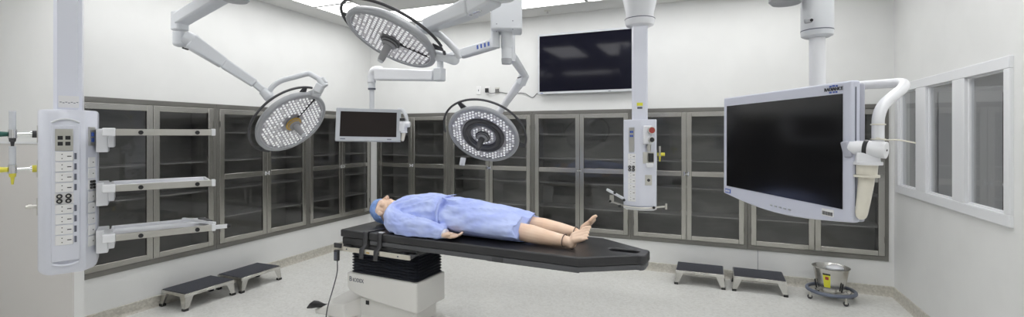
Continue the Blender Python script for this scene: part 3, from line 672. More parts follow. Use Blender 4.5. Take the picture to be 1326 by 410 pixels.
# --- ceiling column shared by the middle equipment
fc_ = 3.3; cc = P(656, 20, fc_)
col = thing('ceiling_column', 'boxy white ceiling column carrying the middle light arms', 'ceiling column', (cc.x,cc.y,ZC), R(22.9))
zlo = P(656,42,fc_).z
MB().box((-.108,-.10,zlo-ZC),(.108,.10,0)).build('housing', 'lgrey', col, bevel=.012)
for px, py in ((643,31),(643,41),(664,27),(664,38)):
    q = P(px, py, fc_-.102); MB().cyl(q, q-W(0,.004), .0035, n=8).build('screw', 'mark', col, world=True)
m = MB(); q = P(641.5,43,fc_); m.cyl(q+V((0,0,.03)), P(641.5,62,fc_), .033, n=24); m.build('front_spindle', 'lgrey', col, world=True)
m = MB(); q = P(656,43,fc_); m.cyl(q+V((0,0,.03)), P(656,62,fc_), .040, n=24); m.cyl(P(656,62,fc_), P(656,76,fc_), .036, n=24); oo = m.build('centre_spindle', 'lgrey', col, world=True)
m = MB(); m.cyl(P(656,76,fc_), P(656,83,fc_), .038, .034, n=24); m.build('spindle_cap', 'mgrey', oo, world=True)

# --- highest light
f2 = 3.15; X2 = head_matrix(507, 51.5, f2, 120, .37); rad2 = .322
t = thing('surgical_light', 'round surgical light hanging highest, nearest the camera, below the ceiling panels', 'surgical light', W((640-CX)/F*2.9, 2.9, ZC))
light_head(t, X2, rad2, 'full', 'mgrey', pitch=.033, seam=img_angle(X2,553,78,f2)); add_handle(t, X2, .10, 'ring')
s_, e_ = sweep(img_angle(X2,540,33,f2), img_angle(X2,470,70,f2), img_angle(X2,446,20,f2))
bump_rail(t, X2, rad2, s_, e_, (img_angle(X2,450,18,f2), img_angle(X2,548,38,f2)), off=.05)
s2, e2 = sweep(img_angle(X2,553,45,f2), img_angle(X2,570,62,f2), img_angle(X2,563,52,f2))
m = MB(X2); m.tube([((rad2+.05)*math.cos(R(s2+(e2-s2)*i/10)), (rad2+.05)*math.sin(R(s2+(e2-s2)*i/10)), -.035) for i in range(11)], .010, 10); m.build('grip_rail', 'dkgrey', t, world=True)
m = MB(); m.tube([P(559,41,f2-.02),P(570,45,f2-.04),P(582,56,f2-.04),P(592,67,f2-.03),P(594,72,f2-.02),P(588,76,f2)], [.022]*6, 14); m.build('swivel_tube', 'lgrey', t, world=True)
m = MB(); m.tube([P(559,70,f2+.02),P(572,73,f2),P(587,77,f2)], [.035,.028,.036], 16); m.ball(P(588,77,f2), .038, 14); m.build('yoke', 'lgrey', t, world=True)
m = MB(); m.bar(P(550,33,f2-.02), P(546,40,f2), .10, .09, .08, .07); m.build('swivel_joint', 'lgrey', t, world=True, bevel=.012)
m = MB(); m.bar(P(552,34,f2-.02), P(612,10,2.85), .085, .085, .12, .11); m.bar(P(612,10,2.85), P(640,-6,2.72), .12,.11); m.build('spring_arm', 'lgrey', t, world=True, bevel=.016)
m = MB(); m.bar(P(570,34,f2-.10), P(622,12,2.76), .03, .02); m.build('cable_cover', 'chrome', t, world=True, bevel=.006)
q = P(648,-12,2.68); m = MB(); m.cyl(q-V((0,0,.05)), q+V((0,0,.10)), .08, n=28); m.cyl(q+V((0,0,.1)), V((q.x,q.y,ZC)), .05, n=24); m.build('ceiling_mount', 'lgrey', t, world=True)

# --- light with the dark inner ring
f3 = 4.25; X3 = head_matrix(626, 175, f3, 112, .68); rad3 = .332
t = thing('surgical_light', 'round surgical light with a dark inner ring, above the mannequin', 'surgical light', W((656-CX)/F*3.55, 3.55, ZC))
light_head(t, X3, rad3, 'ring', 'mgrey', pitch=.032); add_handle(t, X3, .11, 'ring', 'ring', 'dkgrey')
s_, e_ = sweep(img_angle(X3,672,192,f3), img_angle(X3,580,186,f3), img_angle(X3,624,132,f3))
bump_rail(t, X3, rad3, s_, e_, (img_angle(X3,612,134,f3), img_angle(X3,673,190,f3)), off=.055)
m = MB(); m.tube([P(645,147,f3-.0), P(661,124,4.15), P(676,103,4.0)], [.032,.034,.042], 18); m.build('lower_tube', 'white', t, world=True)
m = MB(); m.tube([P(636,154,f3+.03), P(646,146,f3)], [.05,.034], 16); m.build('yoke', 'lgrey', t, world=True)
m = MB(); m.bar(P(674,108,3.98), P(680,95,3.92), .06, .08, .06, .07); m.build('elbow_joint', 'lgrey', t, world=True, bevel=.008)
MB().bar(P(670,101,3.88), P(675,99.5,3.88), .012, .008).build('release_catch', 'dkgrey', t, world=True)
m = MB(); m.tube([P(679,97,3.92), P(672,86,3.75), P(663,73,3.55)], [.030,.034,.036], 16); m.build('spring_arm', 'lgrey', t, world=True)
m = MB(); q = P(661,71,3.52); m.cyl(q-V((0,0,.05)), V((q.x,q.y,ZC)), .036, n=20); m.build('spindle', 'lgrey', t, world=True)
m = MB(); q = P(601,207,f3-.05); m.bar(P(600,204,f3-.03), P(598,214,f3-.04), .05,.03); m.build('camera_catch', 'lgrey', t, world=True, bevel=.004)

# ------------------------------------------------------------------ small monitor
t = thing('monitor', 'small flat monitor with grey bezel hanging in front of the room corner', 'monitor', W((483-CX)/F*3.95, 3.95, ZC))
fm_ = 3.9; TL, TR, BL = P(435.5,139,3.86), P(519.5,141.5,3.98), P(431,182,3.80)
ex = (TR-TL).normalized(); ez = (TL-BL); ez = (ez-ex*ez.dot(ex)).normalized(); ey = ez.cross(ex)
Wm = (TR-TL).length; Hm = (TL-BL).length; Xm = axes(TL, ex, ey, ez)
m = MB(Xm); m.box((0,0,-Hm),(Wm,.03,0)); bo = m.build('bezel', 'bezelg', t, bevel=.006, world=True)
m = MB(Xm); m.box((.04,.03,-Hm+.03),(Wm-.02,.07,-.02)); m.build('back_cover', 'mgrey', t, bevel=.01, world=True)
m = MB(Xm); m.box((.035,-.0015,-Hm+.038),(Wm-.035,.0005,-.030)); m.build('screen', 'screend', t, world=True)
for a, b in ((.04,.08),(Wm-.11,-.0+Wm-.075)): MB(Xm).box((a,-.002,-Hm+.014),(b,.001,-Hm+.022)).build('badge', 'mark', t, world=True)
pw = P(521,150,4.0)
hd = MB(); hd.tube(smooth_path([P(516,142,4.02),P(521,143,4.0),P(525,148,3.98),P(527,158,3.97),P(526,165,3.97)],5), .016, 12); ho = hd.build('pivot_arm', 'lgrey', t, world=True)
hd = MB(); hd.cyl(P(518.5,160,3.95), P(531,161,3.95), .024, n=18); hd.bar(P(522,157,3.95), P(522,170,3.95), .05,.05); hd.cyl(P(523,170,3.95),P(523,172,3.95),.03,n=16); hd.build('pivot', 'white', t, bevel=.004, world=True)
MB().cyl(P(521,153,3.95), P(521,156,3.95), .022, n=16).build('pivot_collar', 'black', t, world=True)
hd = MB(); hd.tube([P(523,171,3.95),P(522.5,174,3.95),P(521,181,3.95),P(520.8,182.5,3.95)], [.018,.017,.015,.009], 16); hd.build('handle', 'cream', t, world=True)
pole = P(481.5,141,4.0); m = MB(); m.cyl(P(481.5,142,4.0), P(481.5,115,4.0), .020, n=18); m.cyl(P(481.5,115,4.0), P(481.5,98,4.0), .030, n=20); m.build('drop_tube', 'lgrey', t, world=True)
m = MB(); m.cyl(P(481.5,114,4.0), P(481.5,116,4.0), .032, n=20); m.build('tube_collar', 'mark', t, world=True)
m = MB(); m.tube(smooth_path([P(481.5,108,4.0),P(481.5,98,4.0),P(485,91.5,3.98),P(494,91,3.95)],5), [.036]*16, 16); m.bar(P(488,96,3.98), P(563,98,3.75), .09, .105, .075, .085); m.build('spring_arm', 'white', t, bevel=.012, world=True)
m = MB(); m.bar(P(569,88,3.73), P(569,105,3.73), .075,.075); m.build('arm_joint', 'lgrey', t, bevel=.008, world=True)
m = MB(); m.cyl(P(570,90,3.73), P(570,72,3.73), .026, n=18); m.build('spindle', 'lgrey', t, world=True)
m = MB(); m.bar(P(566,76,3.73), P(597,70,3.6), .06,.05,.06,.055); m.bar(P(597,70,3.6), P(640,57,3.35), .065,.07,.06,.07); ua = m.build('upper_arm', 'lgrey', t, bevel=.01, world=True)
a, b = P(618,62.5,3.43), P(632,58.5,3.36)
for k in range(4): 
    q = a.lerp(b, k/3)-W(0,.04); MB().bar(q, q+(b-a).normalized()*.014, .004, .028).build('lettering', 'blue', ua, world=True)
# ceiling fixing of this arm
m = MB(); m.cyl(P(640,62,3.34), V((P(640,62,3.34).x, P(640,62,3.34).y, P(640,50,3.34).z)), .034, n=20); m.build('arm_hub', 'lgrey', t, world=True)


# ------------------------------------------------------------------ big monitor
TL, TR, BL = P(937,127,2.13), P(1103.5,103.5,1.41), P(930,247,2.175)
ex = (TR-TL).normalized(); ez = TL-BL; Hm = ez.length; ez = (ez-ex*ez.dot(ex)).normalized(); ey = ez.cross(ex); Wm = (TR-TL).length
Xm = axes(TL, ex, ey, ez)
t = thing('monitor', 'large flat monitor with lavender-grey bezel facing left in front of the window', 'monitor', W((1058-CX)/F*1.95, 1.95, ZC))
m = MB(Xm); n = 14
pr = [(0,0),(Wm,0)]+[(Wm-(Wm)*i/n, -Hm-.030*math.sin(math.pi*i/n)) for i in range(n+1)]
vs = [(x,0,z) for x, z in pr]+[(x,.028,z) for x, z in pr]; k = len(pr)
m.add(vs, [tuple(range(k)), tuple(reversed(range(k,2*k)))]+[(i,(i+1)%k,k+(i+1)%k,k+i) for i in range(k)]); bo = m.build('bezel', 'bezel', t, bevel=.006, world=True)
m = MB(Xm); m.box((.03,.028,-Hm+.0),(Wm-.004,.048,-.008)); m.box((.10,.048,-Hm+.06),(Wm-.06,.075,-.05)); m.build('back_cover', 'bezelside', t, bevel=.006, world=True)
m = MB(Xm); m.box((Wm-.02,.010,-Hm+.05),(Wm+.0015,.013,-.02)); m.build('seam', 'mark', bo, world=True)
m = MB(Xm); m.box((.030,-.002,-Hm+.035),(Wm-.035,.0005,-.038)); m.build('screen', 'screen', t, world=True)
def onm(x, z, y=-.0015): return Xm @ axes((x,y,z),(1,0,0),(0,0,1),(0,-1,0))
lg = text('RADIANCE', 'lettering', 'black', t, wm(t).inverted() @ onm(Wm-.072,-.021), .0155)
for x, z, w_ in ((Wm-.085,-.0115,.008),(Wm-.072,-.0105,.010),(Wm-.059,-.0115,.006),(Wm-.085,-.0305,.009),(Wm-.071,-.0305,.006),(Wm-.060,-.0305,.007)):
    MB(Xm).box((x-w_/2,-.0018,z-.0025),(x+w_/2,.0005,z+.0025)).build('logo_mark', 'blue', lg, world=True)
lb_ = MB(Xm).box((.018,-.0015,-Hm+.004),(.060,.001,-Hm+.022)).build('badge', 'blue', t, world=True)
for i in range(3): MB(Xm).box((.022+.012*i,-.002,-Hm+.008),(.030+.012*i,.001,-Hm+.018)).build('badge_letter', 'label', lb_, world=True)
for i in range(5): MB(Xm).box((.335+i*.026,-.002,-Hm-.008),(.349+i*.026,.001,-Hm-.002)).build('button', 'bezelg', t, world=True, bevel=.001)
sk = MB(Xm).box((Wm-.120,-.0015,-Hm+.003),(Wm-.070,.001,-Hm+.026)).build('asset_label', 'label', t, world=True)
for i in range(9): MB(Xm).box((Wm-.117+i*.005,-.002,-Hm+.006),(Wm-.1145+i*.005+.001*(i%2),.001,-Hm+.018)).build('bar_mark', 'black', sk, world=True)
# suspension: overhead joint, motor housing, pole, S-tube, pivot and handle
q = P(1058,49,1.98); z0 = q.z
m = MB(); o_ = Matrix.Translation((q.x,q.y,0)); m.lathe([(.001,z0),(.045,z0),(.058,z0+.008),(.060,z0+.02),(.060,z0+.028),(.001,z0+.028)], 32, 0, o_); m.lathe([(.001,z0+.030),(.060,z0+.030),(.060,z0+.30),(.055,z0+.31),(.001,z0+.31)], 32, 0, o_); mh = m.build('motor_housing', 'lgrey', t, world=True)
MB().cyl((q.x,q.y,z0+.0275),(q.x,q.y,z0+.0315),.0605,n=32).build('housing_ring', 'mark', mh, world=True)
g = P(1047,27,1.93); m = MB(); m.bar(P(1041,28,1.925), P(1052,26,1.915), .012, .02); m.build('grip_slot', 'mgrey', mh, world=True, bevel=.005)
MB().cyl(P(1051,26,1.917), P(1051,26,1.908), .006, n=10).build('lock_button', 'black', mh, world=True)
m = MB(); m.cyl((q.x,q.y,z0+.002), P(1058.5,118,1.98), .030, n=24); pl_ = P(1058.5,118,1.98); m.ball(pl_, .030, 16); m.build('drop_tube', 'white', t, world=True)
m = MB(); a = V((q.x,q.y,z0+.26)); b = a+W(-.42,-.05,.10); m.bar(a, b, .09, .08); m.build('upper_arm', 'lgrey', t, world=True, bevel=.014)
b2 = P(1018,5,1.98); m = MB(); m.lathe([(.001,0),(.055,0),(.066,.012),(.066,.10),(.001,.10)], 28, 0, Matrix.Translation(b2)); m.build('shoulder_joint', 'mgrey', t, world=True)
m = MB(); m.cyl(b2+V((0,0,.10)), V((b2.x,b2.y,ZC-.06)), .045, n=24); m.cyl(V((b2.x,b2.y,ZC-.06)), V((b2.x,b2.y,ZC)), .15, n=32); m.build('ceiling_mount', 'white', t, world=True)
tp = smooth_path([P(1058.5,116,1.98), P(1090,112.5,1.85), P(1120,110,1.72), P(1152,108,1.60), P(1165,107,1.56), P(1170.5,109,1.52), P(1168,115,1.47), P(1157,124,1.43), P(1144,136,1.41), P(1138,150,1.40), P(1137,165,1.40), P(1137,184,1.40)], 7)
m = MB(); m.tube(tp, .0158, 20); m.build('swing_tube', 'white', t, world=True)
for px, py, f_ in ((1137,161,1.40),(1137,180,1.40)): 
    m = MB(); c_ = P(px,py,f_); m.tube([c_+V((.0172*math.cos(2*math.pi*i/24), .0172*math.sin(2*math.pi*i/24), 0)) for i in range(24)], .0022, 6, closed=True); m.build('cable_tie', 'cream', t, world=True)
m = MB(); m.tube(smooth_path([P(1135,178,1.38), P(1147,181,1.34), P(1163,181,1.30), P(1186,185,1.27)], 4), .0022, 6); m.build('tie_tail', 'cream', t, world=True)
c1, c2 = P(1140,117,1.63), P(1138,108,1.63)
m = MB(); a, b, c_ = P(1104,191,1.42), P(1121,192,1.40), P(1148,194.5,1.36); m.cyl(a, b, .0215, .0225, n=24); m.ball(a, .0215, 16); m.cyl(b, c_, .0245, n=24); pv = m.build('pivot', 'white', t, world=True)
d = (c_-b).normalized(); MB().cyl(b-d*.003, b+d*.008, .0258, n=28).build('pivot_band', 'black', pv, world=True)
MB().cyl(c_+d*.0005, c_+d*.002, .003, n=10).build('pivot_bolt', 'black', pv, world=True)
m = MB(); m.bar(P(1122,197,1.40), P(1122,212,1.40), .055, .045, .062, .05); m.build('bracket', 'white', t, world=True, bevel=.005)
m = MB(); m.cyl(P(1123.5,209,1.40), P(1123.5,213,1.40), .037, n=32); m.build('flange', 'white', t, world=True)
hb = P(1122.5,215,1.40)
m = MB(); m.cyl(P(1122.5,213,1.40), P(1122,226,1.40), .0275, .0265, n=32); m.cyl(P(1122,226,1.40), P(1122,229,1.40), .0325, n=32); m.build('handle_cup', 'cream', t, world=True)
m = MB(); m.tube([P(1122,228,1.40), P(1121.5,236,1.40), P(1118,260,1.40), P(1115.5,276,1.40), P(1115,281,1.40), P(1114.8,284,1.40)], [.0205,.020,.0178,.0155,.0125,.005], 24); m.build('handle', 'cream', t, world=True)
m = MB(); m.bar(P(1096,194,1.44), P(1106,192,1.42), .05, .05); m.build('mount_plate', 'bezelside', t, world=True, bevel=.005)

# ceiling sprinkler between the lights and the television
def ceil_at(px, py):
    f_ = (ZC-H)*F/(HY-py); q = P(px, py, f_); return (q.x, q.y, ZC)
q = ceil_at(709,14); t = thing('sprinkler', 'small round chrome sprinkler in the ceiling left of the centre pendant', 'sprinkler', q)
m = MB(); m.lathe([(.001,-.004),(.040,-.004),(.043,0),(.001,0)], 28); m.build('escutcheon', 'satin', t); MB().lathe([(.001,-.03),(.014,-.03),(.014,-.025),(.006,-.02),(.006,-.004),(.001,-.004)], 16).build('nozzle', 'chrome', t)
q = ceil_at(949,-2); t = thing('sprinkler', 'dark sprinkler head in the ceiling at the top edge, right of the centre pendant', 'sprinkler', (q[0], min(q[1],5.6), ZC))
m = MB(); m.lathe([(.001,-.004),(.035,-.004),(.038,0),(.001,0)], 28); m.build('escutcheon', 'white', t); MB().lathe([(.001,-.05),(.018,-.05),(.018,-.04),(.008,-.03),(.008,-.004),(.001,-.004)], 16).build('nozzle', 'dkgrey', t)

# ------------------------------------------------------------------ operating table
A = V((-2.693,2.887,0)); TT = V((1.944,-.1,0)).normalized(); NN = V((-TT.y,TT.x,0))
rzt = math.atan2(TT.y, TT.x)
tb = thing('operating_table', 'operating table with black tapered mattress on a white pedestal', 'operating table', A, rzt)
ZT = .85; Wt = .60
def slab(poly, z0, z1, name, m, bev, inset=0):
    o = MB().prism(poly, z0, z1).build(name, m, tb, bevel=bev, seg=3); return o
slab([(0,0),(.285,0),(.285,Wt),(0,Wt)], ZT-.058, ZT, 'head_cushion', 'pad', .010)
# main pad with an oval grip hole at the tapered foot end
outer = [(.292,0),(1.955,0),(2.255,.205)]
outer = outer[:2]+[(2.27,.215)]
outer += [(2.275+.045*math.sin(R(a)), .25-.045*math.cos(R(a))+.0) for a in (30,60,90)] 
outer += [(2.32,.35)]+[(2.275+.045*math.cos(R(a)), .35+.045*math.sin(R(a))) for a in (30,60,90)]+[(1.955,Wt),(.292,Wt)]
hole = [(2.165+(.055 if math.cos(R(a))>0 else -.055)+.042*math.cos(R(a)), .305+.042*math.sin(R(a))) for a in range(10,370,20)]
def pad_with_hole(z0, z1, name, m, shrink=1.0, bev=.01, cut=True):
    bm = bmesh.new(); cx, cy = 1.2, Wt/2
    ov = [bm.verts.new(((x-cx)*shrink+cx, (y-cy)*shrink+cy, z1)) for x, y in outer]; hv = [bm.verts.new((x, y, z1)) for x, y in hole] if cut else []
    es = [bm.edges.new((ov[i], ov[(i+1)%len(ov)])) for i in range(len(ov))]+[bm.edges.new((hv[i], hv[(i+1)%len(hv)])) for i in range(len(hv))]
    bmesh.ops.triangle_fill(bm, use_beauty=True, use_dissolve=False, edges=es)
    fs = list(bm.faces); r_ = bmesh.ops.extrude_face_region(bm, geom=fs); bmesh.ops.translate(bm, verts=[g for g in r_['geom'] if isinstance(g, bmesh.types.BMVert)], vec=(0,0,z0-z1))
    bmesh.ops.recalc_face_normals(bm, faces=bm.faces)
    bmesh.ops.dissolve_limit(bm, angle_limit=R(1), verts=bm.verts, edges=bm.edges)
    me = bpy.data.meshes.new(name); bm.to_mesh(me); bm.free(); me.materials.append(M[m])
    for p_ in me.polygons: p_.use_smooth = True
    me.set_sharp_from_angle(angle=R(30))
    o = bpy.data.objects.new(name, me); C.objects.link(o); o.parent = tb
    b_ = o.modifiers.new('b', 'BEVEL'); b_.width = bev; b_.segments = 3; b_.limit_method = 'ANGLE'; b_.angle_limit = R(50)
    return o
pad_with_hole(ZT-.058, ZT, 'main_cushion', 'pad', 1, .009)
pad_with_hole(ZT-.094, ZT-.060, 'table_board', 'board', .992, .006, False)
MB().prism([(0.01,.01),(.285,.01),(.285,Wt-.01),(.01,Wt-.01)], ZT-.118, ZT-.060).build('head_board', 'padside', tb, bevel=.008)
MB().box((.29,.012,ZT-.120),(.74,Wt-.012,ZT-.0945)).build('centre_board', 'padside', tb, bevel=.008)
MB().box((1.30,.03,ZT-.105),(1.95,Wt-.03,ZT-.0942)).build('radiolucent_frame', 'board', tb, bevel=.004)
MB().box((1.36,-.003,ZT-.093),(1.44,.0,ZT-.064)).build('frame_clip', 'dkgrey', tb)
# rails with screws
for y_ in (-.032, Wt+.020):
    ro = MB().box((-.03,y_,ZT-.158),(.705,y_+.012,ZT-.123)).build('side_rail', 'railwarm', tb, bevel=.002)
    for x_ in (.1,.42,.60): MB().cyl((x_,y_-.003 if y_<0 else y_+.015,ZT-.14),(x_,y_+.006,ZT-.14),.006,n=10).build('rail_screw', 'mark', ro)
MB().box((.30,-.034,ZT-.150),(.33,-.032,ZT-.14)).build('rail_mark', 'gold', tb)
o = MB(); 
for x_ in (.06,.35,.64): o.box((x_,-.022,ZT-.15),(x_+.04,Wt+.022,ZT-.122))
o.box((-.01,.04,ZT-.15),(.70,Wt-.04,ZT-.119)); o.build('top_frame', 'dkgrey', tb, bevel=.003)
MB().hull([(.60,-.015,ZT-.122),(.74,-.015,ZT-.122),(.60,-.015,ZT-.16),(.68,-.015,ZT-.165),(.60,.04,ZT-.122),(.74,.04,ZT-.122),(.60,.04,ZT-.16),(.68,.04,ZT-.165)]).build('hinge_block', 'board', tb, bevel=.006)
# bellows
bl = MB(); rings = []; nb = 9; zb_, zt_ = .495, ZT-.15
for i in range(nb*2+1):
    g = (0 if i % 2 == 0 else .016); x0, x1, y0, y1 = .055-g, .675+g, .085-g, .40+g; z = zb_+(zt_-zb_)*i/(nb*2); c_ = .02
    rings.append([V(p_) for p_ in ((x0+c_,y0,z),(x1-c_,y0,z),(x1,y0+c_,z),(x1,y1-c_,z),(x1-c_,y1,z),(x0+c_,y1,z),(x0,y1-c_,z),(x0,y0+c_,z))])
bl.loft(rings); bl.build('bellows', 'bellows', tb, ang=20)
# pedestal cover
def rect(x0, x1, y0, y1, z, c_=.02): return [V(p_) for p_ in ((x0+c_,y0,z),(x1-c_,y0,z),(x1,y0+c_,z),(x1,y1-c_,z),(x1-c_,y1,z),(x0+c_,y1,z),(x0,y1-c_,z),(x0,y0+c_,z))]
pc_ = MB(); pc_.loft([rect(.10,.66,.10,.38,.14),rect(.10,.66,.10,.38,.30)]); pc_.build('lower_column', 'based', tb, bevel=.004)
# side profile of the cover in the long direction: deep at the foot end, sweeping up to the head end
prof = [(.015,.50),(.015,.385),(.04,.36),(.10,.335),(.20,.318),(.34,.302),(.50,.288),(.62,.280),(.705,.278),(.705,.50)]
pm = MB(); n = len(prof)
vs = []
for y_, k in ((.05,0),(.065,.0),(.40,.0),(.415,0)):
    for x_, z in prof: vs.append((x_, y_, z))
vs = [(x_, .055, z) for x_, z in prof]+[(x_, .42, z) for x_, z in prof]
pm.add(vs, [tuple(range(n)), tuple(reversed(range(n, 2*n)))]+[(i,(i+1)%n,n+(i+1)%n,n+i) for i in range(n)])
po = pm.build('pedestal_cover', 'base', tb, bevel=.012, seg=3)
text('B', 'lettering', 'mark', tb, axes((.056,.0535,.452),(1.0,0,0),(0,0,1),(0,-1,0)), .054)
text('IODEX', 'lettering', 'mark', tb, axes((.136,.0535,.4475),(.86,0,0),(0,0,1),(0,-1,0)), .043)
MB().box((.175,.094,.255),(.205,.1,.285)).build('power_socket', 'black', tb)
# base with its head-end outrigger, castors and pedals
bb = MB(); bb.hull([(x_,y_,z) for x_, y_, z in ((.0,.0,.04),(1.0,.0,.04),(1.0,.55,.04),(0,.55,.04),(.03,.03,.13),(.95,.03,.10),(.95,.50,.10),(.03,.5,.13))]); bb.hull([(.1,.08,.1),(.75,.08,.1),(.1,.42,.1),(.75,.42,.1),(.12,.1,.17),(.70,.1,.17),(.12,.4,.17),(.70,.4,.17)]); bb.build('floor_base', 'base', tb, bevel=.012)
og = MB(); og.hull([(-.24,-.04,.165),(.08,-.03,.165),(-.24,-.04,.195),(.06,-.03,.275),(-.24,.30,.165),(.08,.33,.165),(-.24,.30,.22),(-.20,.33,.255),(.06,.33,.30),(.14,.1,.12),(.14,.3,.3),(-.06,-.03,.26)]); og.build('outrigger', 'base', tb, bevel=.010)
og = MB(); og.hull([(-.02,.0,.10),(.12,.0,.10),(-.02,.3,.10),(.12,.3,.10),(-.05,.0,.17),(.12,.0,.17),(-.05,.3,.17),(.12,.3,.17)]); og.build('outrigger_web', 'based', tb)
MB().tube([(-.12,.06,.20),(-.17,-.01,.225),(-.20,-.04,.240),(-.225,-.05,.240),(-.255,-.06,.225),(-.285,-.07,.208)], [.016,.016,.026,.030,.022,.006], 14).build('lock_pedal', 'black', tb)
for x_, y_ in ((-.13,.02),(-.15,.25),(.90,.04),(.90,.50)):
    co = MB().cyl((x_,y_,.07),(x_,y_,.17 if x_<0 else .09),.016,n=14).build('caster', 'satin', tb); MB().cyl((x_-.02,y_-.018,.045),(x_-.02,y_+.018,.045),.045,n=24).build('wheel', 'dkgrey', co)
# hand control and its cord
hc = MB().box((-.01,-.060,ZT-.235),(.035,-.036,ZT-.150)).build('hand_control', 'dkgrey', tb, bevel=.006); MB().box((.0,-.062,ZT-.225),(.025,-.0595,ZT-.165)).build('keypad', 'mark', hc)
MB().box((-.02,-.045,ZT-.135),(.05,-.030,ZT-.100)).build('hook', 'dkgrey', tb)
MB().tube(smooth_path([(.02,-.048,ZT-.235),(.018,-.05,ZT-.33),(-.02,-.06,.38),(-.06,-.07,.25),(-.075,-.075,.14),(-.07,-.07,.05),(-.02,-.05,.02)],5), .0045, 8).build('control_cord', 'cord', tb)

# body straps lie across the mattress and hang over its side: things of their own
def strap(x_, lab, sw, y_in, m='dkgrey'):
    s_ = MB(); pth = [(x_+sw,y_in,ZT+.004),(x_,.0,ZT+.004),(x_,-.006,ZT-.002),(x_,-.007,ZT-.058),(x_,-.006,ZT-.10),(x_-.005,-.042,ZT-.125),(x_-.008,-.042,ZT-.19),(x_-.012,-.038,ZT-.195)]
    hw = .021; vs = []
    for k, (a, b, z) in enumerate(pth):
        p0 = pth[max(0,k-1)]; p1 = pth[min(len(pth)-1,k+1)]
        vs += [(a-hw,b,z),(a+hw,b,z)]
    for i in range(len(pth)-1):
        s_.add([vs[2*i],vs[2*i+1],vs[2*i+3],vs[2*i+2]], [(0,1,2,3)])
    o = s_.build('table_strap', m, None, merge=True); o.location = A; o.rotation_euler = (0,0,rzt)
    so_ = o.modifiers.new('s', 'SOLIDIFY'); so_.thickness = .003; so_.offset = 0
    return tag(o, lab, 'strap')
strap(.265, 'dark strap over the mattress edge, nearest the mannequin head', .05, .15)
s2_ = strap(.405, 'dark strap with pale buckle over the mattress edge, by the mannequin shoulder', .0, .02)
MB().box((.385,.002,ZT+.004),(.43,.030,ZT+.012)).build('buckle', 'lgrey', s2_, bevel=.004)

# ------------------------------------------------------------------ mannequin: x from crown, y from centre line (+ away), z above the mattress
XM = Matrix.Translation(A) @ Matrix.Rotation(rzt, 4, 'Z') @ Matrix.Translation((.06,.30,ZT))
def chain(mb, pts, rs, n=14):
    pts = [V(p) for p in pts]
    for i in range(len(pts)-1): mb.tube([pts[i], pts[i+1]], [rs[i], rs[i+1]], n)
    for p, r_ in zip(pts, rs): mb.ball(p, r_, n)
b = MB()
# skull, face
b.ball((.105,0,.112), .100, 24, sc=(1.05,.80,.98)); b.ball((.150,0,.135), .075, 20, sc=(1.15,.86,1.0))
b.ball((.195,0,.160), .048, 18, sc=(1.2,1.0,1.05)); b.ball((.228,0,.182), .026, 14, sc=(1.0,1.15,1.0))       # jaw, chin
b.ball((.085,0,.175), .040, 16, sc=(1.0,1.3,.8))                                                             # brow
chain(b, [(.112,0,.208),(.138,0,.222),(.156,0,.232)], [.009,.011,.014], 12); b.ball((.158,.011,.222), .009, 10); b.ball((.158,-.011,.222), .009, 10)   # nose
b.ball((.186,0,.210), .015, 12, sc=(.45,1.5,.6)); b.ball((.196,0,.208), .015, 12, sc=(.45,1.3,.6))            # lips
for s_ in (-1,1):
    b.ball((.128,s_*.030,.195), .013, 12, sc=(.8,1.3,.7)); b.ball((.150,s_*.045,.172), .026, 12)               # closed eye, cheek
    b.ball((.150,s_*.082,.105), .026, 14, sc=(1.2,.35,.75))                                                  # ear
chain(b, [(.17,0,.105),(.24,0,.105),(.30,0,.10)], [.056,.056,.062], 18)                                      # neck
# trunk
def ell(x_, hw, z0, z1, n=20): return [V((x_, hw*math.cos(2*math.pi*i/n), (z0+z1)/2+(z1-z0)/2*math.sin(2*math.pi*i/n))) for i in range(n)]
b.loft([ell(.27,.06,.03,.14), ell(.31,.15,.02,.16), ell(.36,.18,.015,.20), ell(.48,.17,.015,.225), ell(.62,.15,.02,.20), ell(.75,.15,.015,.19), ell(.88,.165,.01,.19), ell(.98,.15,.02,.16)])
def leg(s_):
    y_ = s_*.09
    ka = 1.1 if s_ < 0 else 1.5; dz = 0 if s_ < 0 else .012
    chain(b, [(.92,y_,.09),(1.15,y_*1.05,.095),(1.36,y_*1.08,.085)], [.085,.075,.056], 18)
    chain(b, [(1.36,y_*1.08,.085+dz),(1.50,y_*(1.08+ka)/2,.068+dz),(1.62,y_*ka,.055+dz),(1.725,y_*ka,.047+dz*.6)], [.058,.062,.050,.039], 18)
    # foot: heel, instep, ball, toes
    yo = y_*ka
    if s_ > 0: ti = V((.80,.03,.80)); sp = V((0,1,0))
    else: ti = V((.86,-.12,.40)).normalized(); sp = V((.0,.62,.78)); sp = (sp-ti*sp.dot(ti)).normalized()
    ti.normalize(); an = V((1.745,yo,.045)); upf = sp.cross(ti); 
    if upf.z < 0: upf = -upf
    heel = V((1.785,yo,.034)); 
    chain(b, [an, heel], [.036,.034], 16)
    fl2 = 1.12 if s_ > 0 else 1.0; m1 = an+ti*.07*fl2; m2 = an+ti*.138*fl2
    for w_ in (-1,0,1): chain(b, [heel+sp*w_*.006, m1+sp*w_*.018, m2+sp*w_*.028-upf*.004], [.030,.024,.017], 14)
    for k in range(5):
        w_ = (k-2)*.0195; L_ = (.052,.046,.042,.037,.030)[k] if (s_ < 0) else (.052,.046,.042,.037,.030)[k]; r_ = .0125 if k == 0 else .0080
        w_ = -w_ if s_ < 0 else w_
        base = m2+sp*w_*1.0; chain(b, [base, base+ti*L_*.6+upf*.004, base+ti*L_+V((0,0,-.002))], [r_+.002, r_, r_*.9], 10)
leg(-1); leg(1)
